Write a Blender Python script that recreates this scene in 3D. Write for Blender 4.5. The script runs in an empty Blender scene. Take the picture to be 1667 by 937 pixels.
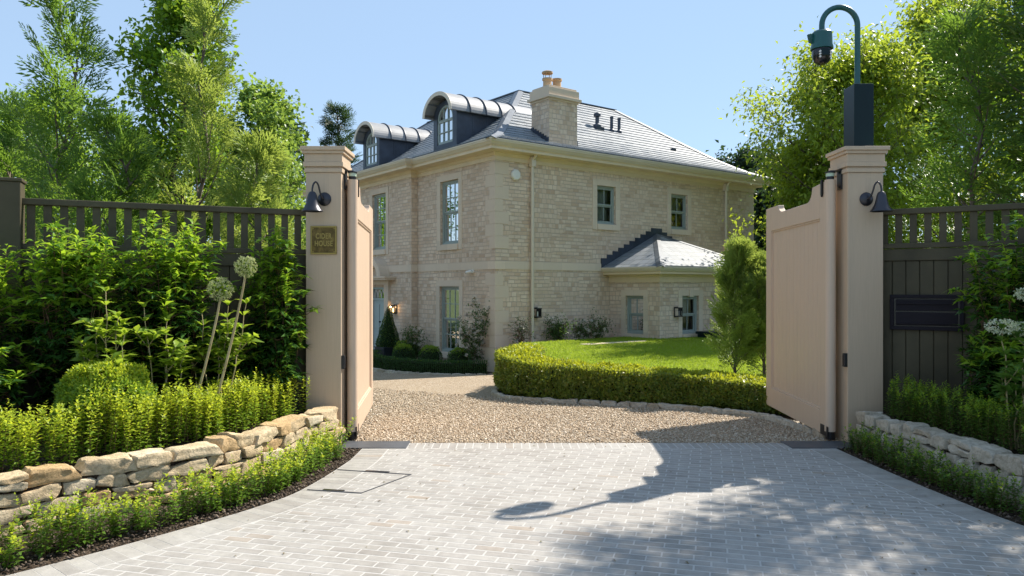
import bpy, bmesh, math, random
import numpy as np
from mathutils import Vector, Matrix, noise as mnoise
R_ = math.radians
sc = bpy.context.scene
COL = sc.collection

# ------------------------------------------------------------------ camera
cam_d = bpy.data.cameras.new("camera")
cam = bpy.data.objects.new("camera", cam_d); COL.objects.link(cam)
cam.location = (0, 0, 1.5); cam.rotation_euler = (R_(90), 0, 0)
cam_d.sensor_width = 36; cam_d.lens = 36 * 1210 / 1667
cam_d.clip_start = 0.05; cam_d.clip_end = 2000
sc.camera = cam
# ------------------------------------------------------------------ sky + sun
SUN_AZ, SUN_EL = 38.0, 46.0            # azimuth measured from +X towards +Y
w = bpy.data.worlds.new("World"); sc.world = w; w.use_nodes = True
wn = w.node_tree.nodes; wl = w.node_tree.links
bgn = wn["Background"]
sky = wn.new("ShaderNodeTexSky"); sky.sky_type = 'NISHITA'; sky.sun_disc = False
sky.sun_elevation = R_(SUN_EL); sky.sun_rotation = R_(90 - SUN_AZ)
sky.air_density = 1.0; sky.dust_density = 0.0; sky.ozone_density = 2.5; sky.altitude = 50
hazemix = wn.new("ShaderNodeMix"); hazemix.data_type = 'RGBA'; hazemix.inputs[0].default_value = 0.78   # even, thin summer haze over the clear-sky model
hazemix.inputs[7].default_value = (1.76, 2.42, 3.28, 1); wl.new(sky.outputs[0], hazemix.inputs[6])
wl.new(hazemix.outputs[2], bgn.inputs[0]); bgn.inputs[1].default_value = 0.118
sun_d = bpy.data.lights.new("sun", 'SUN'); sun_d.energy = 4.2; sun_d.angle = R_(0.53); sun_d.color = (1, 0.93, 0.82)
sun = bpy.data.objects.new("sun", sun_d); COL.objects.link(sun)
sdir = Vector((math.cos(R_(SUN_AZ)) * math.cos(R_(SUN_EL)), math.sin(R_(SUN_AZ)) * math.cos(R_(SUN_EL)), math.sin(R_(SUN_EL))))
sun.rotation_euler = (-sdir).to_track_quat('-Z', 'Y').to_euler(); sun.location = sdir * 60
vs = sc.view_settings
vs.view_transform = 'Standard'; vs.look = 'None'; vs.exposure = 1.16; vs.gamma = 1.0; vs.use_curve_mapping = False
sc.cycles.max_bounces = 8; sc.cycles.transparent_max_bounces = 16; sc.cycles.use_denoising = True
sc.cycles.sample_clamp_indirect = 6

# ------------------------------------------------------------------ material helpers
class NT:
    def __init__(s, name):
        s.m = bpy.data.materials.new(name); s.m.use_nodes = True
        s.t = s.m.node_tree; s.b = s.t.nodes["Principled BSDF"]; s.out = s.t.nodes["Material Output"]
    def n(s, typ, **kw):
        x = s.t.nodes.new(typ)
        for k, v in kw.items():
            if k.startswith('i_'):
                x.inputs[k[2:].replace('_', ' ')].default_value = v
            else: setattr(x, k, v)
        return x
    def l(s, a, b): s.t.links.new(a, b)
    def coord(s, kind='Object', scale=(1, 1, 1)):
        tc = s.n("ShaderNodeTexCoord"); mp = s.n("ShaderNodeMapping"); mp.inputs['Scale'].default_value = scale
        s.l(tc.outputs[kind], mp.inputs[0]); return mp.outputs[0]
    def noise(s, scale, detail=4, rough=0.55, vec=None):
        x = s.n("ShaderNodeTexNoise"); x.inputs['Scale'].default_value = scale
        x.inputs['Detail'].default_value = detail; x.inputs['Roughness'].default_value = rough
        if vec is not None: s.l(vec, x.inputs['Vector'])
        return x.outputs['Fac']
    def ramp(s, fac, stops):
        r = s.n("ShaderNodeValToRGB"); e = r.color_ramp.elements
        while len(e) < len(stops): e.new(0.5)
        for i, (p, c) in enumerate(stops):
            e[i].position = p; e[i].color = (*c, 1) if len(c) == 3 else c
        s.l(fac, r.inputs[0]); return r.outputs[0]
    def mix(s, fac, a, b, mode='MIX'):
        x = s.n("ShaderNodeMix", data_type='RGBA', blend_type=mode)
        for sock, v in ((x.inputs[0], fac), (x.inputs[6], a), (x.inputs[7], b)):
            if hasattr(v, 'is_linked'): s.l(v, sock)
            elif isinstance(v, (int, float)): sock.default_value = v
            else: sock.default_value = (*v, 1)
        return x.outputs[2]
    def math(s, op, a, b=None, c=None):
        x = s.n("ShaderNodeMath", operation=op)
        for i, v in enumerate((a, b, c)):
            if v is None: continue
            if hasattr(v, 'is_linked'): s.l(v, x.inputs[i])
            else: x.inputs[i].default_value = v
        return x.outputs[0]
    def bump(s, h, strength=0.5, dist=0.02, prev=None):
        x = s.n("ShaderNodeBump"); x.inputs['Strength'].default_value = strength; x.inputs['Distance'].default_value = dist
        s.l(h, x.inputs['Height'])
        if prev is not None: s.l(prev, x.inputs['Normal'])
        s.l(x.outputs[0], s.b.inputs['Normal']); return x.outputs[0]
    def set(s, rough=None, metal=None, spec=None, color=None):
        if rough is not None:
            if hasattr(rough, 'is_linked'): s.l(rough, s.b.inputs['Roughness'])
            else: s.b.inputs['Roughness'].default_value = rough
        if metal is not None: s.b.inputs['Metallic'].default_value = metal
        if spec is not None: s.b.inputs['Specular IOR Level'].default_value = spec
        if color is not None:
            if hasattr(color, 'is_linked'): s.l(color, s.b.inputs['Base Color'])
            else: s.b.inputs['Base Color'].default_value = (*color, 1)
        return s.m
    def rnd(s):
        g = s.n("ShaderNodeNewGeometry"); return g.outputs['Random Per Island']
    def wallvec(s):
        """(u, z) on the upright faces of a mesh in its own axes"""
        tc = s.n("ShaderNodeTexCoord"); sp = s.n("ShaderNodeSeparateXYZ"); s.l(tc.outputs['Object'], sp.inputs[0])
        sn = s.n("ShaderNodeSeparateXYZ"); s.l(tc.outputs['Normal'], sn.inputs[0])
        f = s.math('GREATER_THAN', s.math('ABSOLUTE', sn.outputs[0]), s.math('ABSOLUTE', sn.outputs[1]))
        mx = s.n("ShaderNodeMix", data_type='FLOAT'); s.l(f, mx.inputs[0]); s.l(sp.outputs[0], mx.inputs[2]); s.l(sp.outputs[1], mx.inputs[3])
        cb = s.n("ShaderNodeCombineXYZ"); s.l(mx.outputs[0], cb.inputs[0]); s.l(sp.outputs[2], cb.inputs[1]); s.l(s.math('MULTIPLY', f, 7.3), cb.inputs[2])
        return cb.outputs[0], sp

def paint(name, col, rough=0.45, metal=0.0, var=0.08, bump=0.15, bscale=180, spec=0.5):
    t = NT(name); v = t.coord()
    n1 = t.noise(2.5, 5, 0.6, v)
    dark = tuple(c * (1 - var * 2) for c in col); lite = tuple(min(1, c * (1 + var)) for c in col)
    t.set(rough=rough, metal=metal, spec=spec, color=t.ramp(n1, [(0.3, dark), (0.7, lite)]))
    t.bump(t.noise(bscale, 2, 0.5, v), bump, 0.001)
    return t.m

def brushed(name, col, rough):
    t = NT(name); v = t.coord('Object', (22, 22, 0.9)); n1 = t.noise(4, 5, 0.65, v); v2 = t.coord()
    n2 = t.noise(1.3, 4, 0.6, v2); n3 = t.ramp(t.noise(1.0, 5, 0.7, t.coord('Object', (9, 9, .55))), [(0.56, (0, 0, 0)), (0.72, (1, 1, 1))])
    c = t.ramp(n1, [(0.3, tuple(x * .93 for x in col)), (0.7, tuple(x * 1.03 for x in col))])
    c = t.mix(t.math('MULTIPLY', n2, 0.25), c, tuple(x * .84 for x in col)); c = t.mix(t.math('MULTIPLY', n3, 0.16), c, (.24, .21, .16))
    t.set(rough=t.math('ADD', t.math('MULTIPLY', n2, .25), rough - .1), spec=0.45, color=c); t.bump(n1, 0.22, 0.002); return t.m

def leafmat(name, cols, trans=(0.25, 0.42, 0.04), tw=0.4, rough=0.42, spec=0.35):
    t = NT(name); r = t.rnd()
    k = len(cols)
    c = t.ramp(r, [(i / max(1, k - 1), cc) for i, cc in enumerate(cols)])
    nz = t.noise(1.7, 3, 0.6, t.coord())
    c = t.mix(t.math('MULTIPLY', t.math('SUBTRACT', nz, 0.3), 0.9), c, tuple(x * 0.55 for x in cols[0]))
    t.set(rough=rough, spec=spec, color=c)
    tr = t.n("ShaderNodeBsdfTranslucent")
    t.l(t.mix(0.75, c, trans), tr.inputs[0])
    ms = t.n("ShaderNodeMixShader"); ms.inputs[0].default_value = tw
    t.l(t.b.outputs[0], ms.inputs[1]); t.l(tr.outputs[0], ms.inputs[2]); t.l(ms.outputs[0], t.out.inputs[0])
    return t.m

M = {}
M['pillar'] = brushed('taupe_paint', (0.53, 0.40, 0.28), 0.5)
M['gate'] = brushed('blush_gate_paint', (0.575, 0.43, 0.315), 0.42)
M['fence'] = paint('olive_brown_stain', (0.080, 0.068, 0.040), 0.6, var=0.18, bump=0.35, spec=0.25)
M['iron'] = paint('blackened_bronze', (0.030, 0.028, 0.030), 0.38, metal=0.5, var=0.1)
M['bell'] = paint('dark_pewter', (0.055, 0.055, 0.065), 0.34, metal=0.75, var=0.1)
M['teal'] = paint('dark_green_enamel', (0.012, 0.085, 0.085), 0.3, var=0.05)
M['postbox'] = paint('deep_green_enamel', (0.004, 0.016, 0.019), 0.3, var=0.05, spec=0.22, bump=0.02)
M['camblack'] = paint('black_camera_shell', (0.012, 0.012, 0.018), 0.2, var=0.05)
M['letterbox'] = paint('black_letterbox_enamel', (0.016, 0.013, 0.018), 0.6, var=0.1, spec=0.15)
M['led'] = paint('clear_led', (0.75, 0.72, 0.68), 0.2, var=0.02)
M['sash'] = paint('sage_grey_paint', (0.30, 0.345, 0.32), 0.4, var=0.03)
M['doorpaint'] = paint('pale_sage_paint', (0.36, 0.44, 0.44), 0.4, var=0.03)
M['cream'] = paint('cream_paint', (0.72, 0.58, 0.39), 0.5, var=0.04)
M['gutter'] = paint('pale_gutter_paint', (0.66, 0.57, 0.45), 0.4, var=0.03)
M['lead'] = paint('weathered_lead', (0.115, 0.13, 0.15), 0.42, metal=0.25, var=0.2, bump=0.3, bscale=30)
M['leaddark'] = paint('dark_lead', (0.048, 0.060, 0.085), 0.4, metal=0.2, var=0.2, bump=0.3, bscale=30)
M['barrel'] = paint('bright_zinc', (0.27, 0.275, 0.285), 0.55, metal=0.1, var=0.12, bump=0.4, bscale=12)
M['pot'] = paint('clay_pot', (0.50, 0.34, 0.20), 0.8, var=0.15)
M['planter'] = paint('dark_zinc_planter', (0.035, 0.04, 0.05), 0.5, var=0.15)
M['blind'] = paint('linen_blind', (0.62, 0.62, 0.58), 0.9, var=0.03)
M['room'] = paint('dim_room', (0.10, 0.085, 0.07), 0.9, var=0.1)
M['white'] = paint('white_plastic', (0.72, 0.70, 0.64), 0.4, var=0.03)
M['slabdark'] = paint('dark_slate_slab', (0.065, 0.068, 0.075), 0.55, var=0.25, bump=0.4, bscale=40)
M['rubber'] = paint('clear_roller', (0.45, 0.55, 0.42), 0.25, var=0.03)

def m_glass():
    t = NT('window_glass')
    tr = t.n("ShaderNodeBsdfTransparent"); tr.inputs[0].default_value = (0.72, 0.78, 0.78, 1)
    gl = t.n("ShaderNodeBsdfGlossy"); gl.inputs['Roughness'].default_value = 0.01
    fr = t.n("ShaderNodeFresnel"); fr.inputs[0].default_value = 1.9
    bp = t.n("ShaderNodeBump"); bp.inputs['Strength'].default_value = 0.03; bp.inputs['Distance'].default_value = 0.02
    t.l(t.noise(2.2, 1, 0.4, t.coord()), bp.inputs['Height']); t.l(bp.outputs[0], gl.inputs['Normal'])
    ms = t.n("ShaderNodeMixShader"); t.l(fr.outputs[0], ms.inputs[0]); t.l(tr.outputs[0], ms.inputs[1]); t.l(gl.outputs[0], ms.inputs[2])
    t.l(ms.outputs[0], t.out.inputs[0]); return t.m
M['glass'] = m_glass()

def m_rubble():
    t = NT('coursed_rubble_stone'); v, sp = t.wallvec()
    def warp(sx, amt):
        nz = t.n("ShaderNodeTexNoise"); nz.inputs['Scale'].default_value = sx; nz.inputs['Detail'].default_value = 2; t.l(v, nz.inputs['Vector'])
        sub = t.n("ShaderNodeVectorMath", operation='SUBTRACT'); t.l(nz.outputs['Color'], sub.inputs[0]); sub.inputs[1].default_value = (.5, .5, .5)
        sc_ = t.n("ShaderNodeVectorMath", operation='MULTIPLY'); t.l(sub.outputs[0], sc_.inputs[0]); sc_.inputs[1].default_value = (amt * 1.6, amt, 0)
        ad = t.n("ShaderNodeVectorMath", operation='ADD'); t.l(v, ad.inputs[0]); t.l(sc_.outputs[0], ad.inputs[1]); return ad.outputs[0]
    v2 = warp(3.0, 0.035)
    def brick(bw, rh, off, sq):
        b = t.n("ShaderNodeTexBrick"); t.l(v2, b.inputs['Vector'])
        b.inputs['Scale'].default_value = 1; b.inputs['Brick Width'].default_value = bw; b.inputs['Row Height'].default_value = rh
        b.inputs['Mortar Size'].default_value = 0.009; b.inputs['Mortar Smooth'].default_value = 0.25; b.inputs['Bias'].default_value = 0
        b.offset = off; b.squash = sq; b.squash_frequency = 3; b.offset_frequency = 2
        b.inputs['Color1'].default_value = (0, 0, 0, 1); b.inputs['Color2'].default_value = (1, 1, 1, 1); b.inputs['Mortar'].default_value = (.5, .5, .5, 1)
        return b
    A = brick(0.20, 0.095, 0.42, 1.4); B = brick(0.15, 0.128, 0.55, 0.75)
    sel = t.ramp(t.noise(0.9, 1, 0.4, v), [(0.50, (0, 0, 0)), (0.53, (1, 1, 1))])
    rnd = t.mix(sel, A.outputs['Color'], B.outputs['Color'])
    mort = t.mix(sel, A.outputs['Fac'], B.outputs['Fac'])
    c = t.ramp(rnd, [(0.0, (0.58, 0.415, 0.29)), (0.2, (0.70, 0.53, 0.385)), (0.55, (0.77, 0.605, 0.455)), (0.85, (0.82, 0.68, 0.53)), (1.0, (0.65, 0.475, 0.335))])
    c = t.mix(t.math('MULTIPLY', t.noise(14, 5, 0.65, v), 0.4), c, (0.52, 0.42, 0.31))
    pt = t.ramp(t.noise(0.55, 5, 0.65, t.coord()), [(0.35, (0.86, 0.85, 0.86)), (0.62, (1.04, 1.03, 1.03))]); c = t.mix(1.0, c, pt, 'MULTIPLY')
    c = t.mix(mort, c, (0.53, 0.425, 0.335))
    t.set(rough=0.88, spec=0.2, color=c)
    h = t.math('SUBTRACT', t.math('MULTIPLY', t.noise(22, 5, 0.7, v), 0.55), t.math('MULTIPLY', mort, 0.9))
    t.bump(h, 0.8, 0.02); return t.m
M['rubble'] = m_rubble()

def m_ashlar(name, col, jw, jh):
    t = NT(name); v, sp = t.wallvec()
    b = t.n("ShaderNodeTexBrick"); t.l(v, b.inputs['Vector']); b.inputs['Scale'].default_value = 1
    b.inputs['Brick Width'].default_value = jw; b.inputs['Row Height'].default_value = jh; b.inputs['Mortar Size'].default_value = 0.003
    b.inputs['Color1'].default_value = (*[c * 0.9 for c in col], 1); b.inputs['Color2'].default_value = (*[min(1, c * 1.06) for c in col], 1)
    b.inputs['Mortar'].default_value = (*[c * 0.75 for c in col], 1)
    c = t.mix(t.math('MULTIPLY', t.noise(6, 5, 0.65, t.coord()), 0.45), b.outputs['Color'], tuple(x * 0.82 for x in col))
    t.set(rough=0.85, spec=0.2, color=c); t.bump(t.noise(60, 4, 0.6, t.coord()), 0.25, 0.004); return t.m
M['ashlar'] = m_ashlar('dressed_limestone', (0.71, 0.585, 0.455), 0.62, 0.31)
M['trimstone'] = m_ashlar('smooth_limestone', (0.71, 0.58, 0.45), 5.0, 5.0)

def m_slate():
    t = NT('roof_slate'); v, sp = t.wallvec()
    mp = t.n("ShaderNodeMapping"); mp.inputs['Scale'].default_value = (1, 1.75, 1); t.l(v, mp.inputs[0])
    b = t.n("ShaderNodeTexBrick"); t.l(mp.outputs[0], b.inputs['Vector']); b.inputs['Scale'].default_value = 1
    b.inputs['Brick Width'].default_value = 0.30; b.inputs['Row Height'].default_value = 0.22; b.inputs['Mortar Size'].default_value = 0.007; b.inputs['Mortar Smooth'].default_value = 0.3
    b.inputs['Color1'].default_value = (0, 0, 0, 1); b.inputs['Color2'].default_value = (1, 1, 1, 1); b.inputs['Mortar'].default_value = (0, 0, 0, 1)
    c = t.ramp(b.outputs['Color'], [(0, (0.12, 0.145, 0.175)), (0.5, (0.17, 0.195, 0.225)), (1, (0.23, 0.25, 0.27))])
    c = t.mix(t.math('MULTIPLY', t.noise(3, 5, 0.65, t.coord()), 0.5), c, (0.19, 0.20, 0.20))
    c = t.mix(b.outputs['Fac'], c, (0.03, 0.035, 0.04))
    t.set(rough=t.math('ADD', t.math('MULTIPLY', b.outputs['Color'], 0.14), 0.46), spec=0.45, color=c)
    fr = t.math('FRACT', t.math('DIVIDE', t.math('MULTIPLY', sp.outputs[2], 1.75), 0.22))
    h = t.math('ADD', t.math('MULTIPLY', t.math('SUBTRACT', 1.0, fr), 0.6), t.math('MULTIPLY', t.noise(25, 4, 0.6, t.coord()), 0.35))
    h = t.math('SUBTRACT', h, t.math('MULTIPLY', b.outputs['Fac'], 0.5))
    t.bump(h, 0.35, 0.012); return t.m
M['slate'] = m_slate()

def m_paver():
    t = NT('grey_clay_paver'); v = t.coord()
    c = t.ramp(t.rnd(), [(0, (0.285, 0.263, 0.238)), (0.4, (0.315, 0.295, 0.268)), (0.8, (0.345, 0.324, 0.295)), (0.96, (0.32, 0.30, 0.275)), (1, (0.30, 0.25, 0.20))])
    bl = t.ramp(t.noise(0.8, 4, 0.6, v), [(0.45, (0, 0, 0)), (0.75, (1, 1, 1))])
    c = t.mix(t.math('MULTIPLY', bl, 0.55), c, (0.40, 0.385, 0.365))
    dr = t.ramp(t.noise(1.7, 6, 0.7, v), [(0.30, (0.86, 0.85, 0.83)), (0.5, (1, 1, 1))]); c = t.mix(1.0, c, dr, 'MULTIPLY')
    st = t.ramp(t.noise(9, 6, 0.7, v), [(0.35, (0.82, 0.82, 0.82)), (0.65, (1.05, 1.05, 1.05))])
    c = t.mix(1.0, c, st, 'MULTIPLY')
    t.set(rough=0.75, spec=0.3, color=c)
    t.bump(t.noise(55, 6, 0.7, v), 0.5, 0.006); return t.m
M['paver'] = m_paver()
def m_grain(name, stops, s1, s2, rough=0.95, bd=0.02, bs=0.8):
    t = NT(name); v = t.coord()
    vo = t.n("ShaderNodeTexVoronoi"); vo.inputs['Scale'].default_value = s1; t.l(v, vo.inputs['Vector'])
    sp = t.n("ShaderNodeSeparateColor"); t.l(vo.outputs['Color'], sp.inputs[0])
    c = t.ramp(sp.outputs[0], stops)
    c = t.mix(t.math('MULTIPLY', t.noise(s2, 4, 0.6, v), 0.5), c, stops[0][1])
    t.set(rough=rough, spec=0.2, color=c)
    t.bump(t.math('SUBTRACT', t.math('MULTIPLY', t.noise(s1 * 2, 3, 0.6, v), .4), vo.outputs['Distance']), bs, bd); return t.m
GST = [(0, (0.25, 0.18, 0.115)), (0.3, (0.41, 0.315, 0.215)), (0.6, (0.51, 0.415, 0.305)), (0.85, (0.62, 0.55, 0.45)), (1, (0.36, 0.25, 0.16))]
M['gravel'] = m_grain('gravel_bed', GST, 55, 1.2, bd=0.03)
M['mortar'] = m_grain('pale_joint_sand', [(0, (0.44, 0.42, 0.395)), (1, (0.52, 0.50, 0.475))], 300, 3, bd=0.003)
M['soil'] = m_grain('dark_bark_soil', [(0, (0.035, 0.024, 0.016)), (0.6, (0.075, 0.052, 0.036)), (1, (0.13, 0.10, 0.075))], 45, 6, bd=0.04)
M['earth'] = m_grain('rough_grass_ground', [(0, (0.035, 0.05, 0.015)), (0.6, (0.06, 0.085, 0.025)), (1, (0.10, 0.11, 0.04))], 6, 0.4, bd=0.05)
def m_stonechip():
    t = NT('gravel_stone'); c = t.ramp(t.rnd(), GST); t.set(rough=0.8, spec=0.3, color=c); return t.m
M['chip'] = m_stonechip()
def m_clod():
    t = NT('bark_chip'); c = t.ramp(t.rnd(), [(0, (0.03, 0.02, 0.014)), (0.6, (0.08, 0.055, 0.038)), (1, (0.17, 0.13, 0.10))]); t.set(rough=0.95, color=c); return t.m
M['clod'] = m_clod()
def m_lawn():
    t = NT('mown_turf'); v = t.coord()
    c = t.ramp(t.noise(0.7, 5, 0.65, v), [(0.3, (0.22, 0.30, 0.024)), (0.7, (0.34, 0.38, 0.05))])
    c = t.mix(t.math('MULTIPLY', t.noise(60, 4, 0.7, v), 0.5), c, (0.12, 0.19, 0.018))
    t.set(rough=0.8, spec=0.2, color=c); t.bump(t.noise(140, 3, 0.7, v), 0.9, 0.03); return t.m
M['lawn'] = m_lawn()
def m_drystone(name, a, b, c3):
    t = NT(name); v = t.coord()
    c = t.ramp(t.rnd(), [(0, a), (0.35, b), (0.75, tuple(x * 1.08 for x in b)), (1, c3)])
    c = t.mix(t.ramp(t.noise(7, 6, 0.7, v), [(0.4, (0, 0, 0)), (0.75, (.7, .7, .7))]), c, tuple(x * 0.72 for x in a))
    g = t.ramp(t.noise(28, 5, 0.75, v), [(0.35, (0.62, 0.6, 0.56)), (0.6, (1.05, 1.05, 1.05))])
    c = t.mix(1.0, c, g, 'MULTIPLY')
    t.set(rough=0.92, spec=0.15, color=c)
    t.bump(t.noise(45, 7, 0.75, v), 0.9, 0.02); return t.m
M['drystone'] = m_drystone('honey_limestone', (0.60, 0.40, 0.20), (0.67, 0.545, 0.37), (0.74, 0.66, 0.51))
M['drystonepale'] = m_drystone('pale_limestone', (0.50, 0.42, 0.32), (0.60, 0.54, 0.45), (0.66, 0.61, 0.53))
def m_brass():
    t = NT('tarnished_brass'); v = t.coord()
    c = t.ramp(t.noise(18, 6, 0.7, v), [(0.3, (0.055, 0.038, 0.014)), (0.55, (0.15, 0.10, 0.035)), (0.8, (0.30, 0.21, 0.06))])
    t.set(rough=0.36, metal=0.85, color=c); t.bump(t.noise(60, 4, 0.6, v), 0.3, 0.003); return t.m
M['brass'] = m_brass()
M['brassbright'] = paint('polished_brass', (0.34, 0.25, 0.075), 0.38, metal=0.7, var=0.1)
def m_bark(name, a, b):
    t = NT(name); v = t.coord('Object', (1, 1, 0.25))
    t.set(rough=0.9, spec=0.15, color=t.ramp(t.noise(30, 5, 0.7, v), [(0.35, a), (0.65, b)])); t.bump(t.noise(45, 5, 0.7, v), 0.7, 0.01); return t.m
M['bark'] = m_bark('grey_brown_bark', (0.08, 0.062, 0.048), (0.19, 0.155, 0.125))
M['twig'] = m_bark('brown_twig', (0.10, 0.06, 0.035), (0.19, 0.12, 0.07))
M['stem'] = m_bark('straw_stem', (0.30, 0.24, 0.12), (0.45, 0.38, 0.22))
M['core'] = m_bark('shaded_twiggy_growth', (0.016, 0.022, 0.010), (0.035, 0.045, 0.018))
M['bulb'] = None
def m_emit():
    t = NT('warm_lamp'); t.b.inputs['Emission Color'].default_value = (1, .62, .25, 1); t.b.inputs['Emission Strength'].default_value = 3.0
    t.set(color=(0.8, 0.5, 0.2)); return t.m
M['bulb'] = m_emit()
# foliage
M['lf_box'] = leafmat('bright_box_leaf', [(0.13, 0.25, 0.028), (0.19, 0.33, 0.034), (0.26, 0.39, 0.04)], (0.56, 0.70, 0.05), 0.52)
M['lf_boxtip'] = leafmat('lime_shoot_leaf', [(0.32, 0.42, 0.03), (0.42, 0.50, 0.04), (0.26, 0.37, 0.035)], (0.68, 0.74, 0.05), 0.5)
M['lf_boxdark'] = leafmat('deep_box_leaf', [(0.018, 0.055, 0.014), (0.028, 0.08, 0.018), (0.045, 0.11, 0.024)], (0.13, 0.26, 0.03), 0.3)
M['lf_boxshade'] = leafmat('shaded_box_leaf', [(0.05, 0.115, 0.022), (0.075, 0.155, 0.026), (0.11, 0.20, 0.03)], (0.28, 0.44, 0.04), 0.4)  # darker copy of the box leaf, right bed's shade put into the colour
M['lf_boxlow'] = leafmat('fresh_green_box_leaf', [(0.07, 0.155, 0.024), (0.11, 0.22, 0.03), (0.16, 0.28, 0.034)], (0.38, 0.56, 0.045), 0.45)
M['lf_laurel'] = leafmat('dark_glossy_laurel_leaf', [(0.0243, 0.0702, 0.0189), (0.0405, 0.1053, 0.0243), (0.0675, 0.1553, 0.0297)], (0.204, 0.408, 0.024), 0.28, rough=0.26, spec=0.5)
M['lf_laurelnew'] = leafmat('lime_laurel_shoot', [(0.145, 0.3045, 0.029), (0.232, 0.3915, 0.0362), (0.3045, 0.4495, 0.0435)], (0.48, 0.672, 0.036), 0.45, rough=0.33)
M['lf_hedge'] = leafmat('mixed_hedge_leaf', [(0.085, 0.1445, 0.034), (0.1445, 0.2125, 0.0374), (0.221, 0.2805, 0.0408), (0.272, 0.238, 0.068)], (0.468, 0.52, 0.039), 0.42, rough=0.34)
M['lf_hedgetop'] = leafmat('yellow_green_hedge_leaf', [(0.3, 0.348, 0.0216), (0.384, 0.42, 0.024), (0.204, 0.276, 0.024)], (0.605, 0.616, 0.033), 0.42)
M['lf_hydr'] = leafmat('lime_hydrangea_leaf', [(0.195, 0.312, 0.0325), (0.286, 0.39, 0.039), (0.143, 0.26, 0.0325)], (0.483, 0.621, 0.046), 0.45)
M['lf_hydrdark'] = leafmat('green_hydrangea_leaf', [(0.072, 0.156, 0.03), (0.108, 0.204, 0.036)], (0.275, 0.462, 0.055), 0.42)
M['lf_thuja'] = leafmat('green_thuja_spray', [(0.065, 0.143, 0.0364), (0.104, 0.2015, 0.0416), (0.156, 0.26, 0.039)], (0.325, 0.525, 0.05), 0.38)
M['lf_thujalime'] = leafmat('lime_thuja_spray', [(0.175, 0.2687, 0.0562), (0.2375, 0.3313, 0.0688), (0.125, 0.2125, 0.0438)], (0.504, 0.6, 0.096), 0.4)
M['lf_thujadeep'] = leafmat('deep_conifer_spray', [(0.035, 0.085, 0.024), (0.055, 0.115, 0.026), (0.12, 0.165, 0.032)], (0.22, 0.34, 0.04), 0.32)
M['lf_horn'] = leafmat('hornbeam_leaf', [(0.075, 0.175, 0.0225), (0.125, 0.25, 0.0275), (0.1875, 0.3187, 0.0375)], (0.414, 0.598, 0.0345), 0.42)
M['lf_pale'] = leafmat('fresh_tree_leaf', [(0.0945, 0.1823, 0.0405), (0.135, 0.243, 0.0473), (0.2025, 0.3105, 0.0675)], (0.416, 0.572, 0.078), 0.42)
M['lf_acer'] = leafmat('yellow_green_tree_leaf', [(0.115, 0.20, 0.022), (0.18, 0.27, 0.028), (0.27, 0.345, 0.04)], (0.52, 0.62, 0.05), 0.48)
M['lf_far'] = leafmat('far_dark_leaf', [(0.018, 0.045, 0.02), (0.03, 0.062, 0.024), (0.05, 0.085, 0.03)], (0.10, 0.18, 0.04), 0.25)
M['lf_rose'] = leafmat('rose_leaf', [(0.039, 0.091, 0.0286), (0.065, 0.13, 0.0364), (0.104, 0.169, 0.052)], (0.216, 0.36, 0.06), 0.35)
M['lf_grass'] = leafmat('grass_blade', [(0.18, 0.3, 0.0225), (0.27, 0.3975, 0.033), (0.36, 0.465, 0.0525)], (0.546, 0.676, 0.052), 0.4, rough=0.6, spec=0.2)
M['petal'] = leafmat('cream_petal', [(0.66, 0.60, 0.50), (0.72, 0.68, 0.60), (0.66, 0.52, 0.46)], (0.7, 0.65, 0.5), 0.3, rough=0.7, spec=0.1)
M['panicle'] = leafmat('white_green_floret', [(0.60, 0.64, 0.45), (0.72, 0.74, 0.60), (0.45, 0.52, 0.28)], (0.6, 0.65, 0.35), 0.35, rough=0.7, spec=0.1)
M['allium'] = leafmat('pale_allium_floret', [(0.42, 0.47, 0.24), (0.56, 0.58, 0.36), (0.34, 0.42, 0.12)], (0.5, 0.55, 0.2), 0.35, rough=0.7, spec=0.1)

# ------------------------------------------------------------------ object helpers
def link(o, parent=None):
    COL.objects.link(o)
    if parent is not None: o.parent = parent
    return o
def tag(o, label=None, cat=None, group=None, kind=None):
    if label: o['label'] = label
    if cat: o['category'] = cat
    if group: o['group'] = group
    if kind: o['kind'] = kind
    return o
def empty(name, loc, label, cat, rz=0, group=None):
    o = bpy.data.objects.new(name, None); o.empty_display_size = 0.2; link(o)
    o.location = loc; o.rotation_euler = (0, 0, rz)
    return tag(o, label, cat, group)

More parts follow.
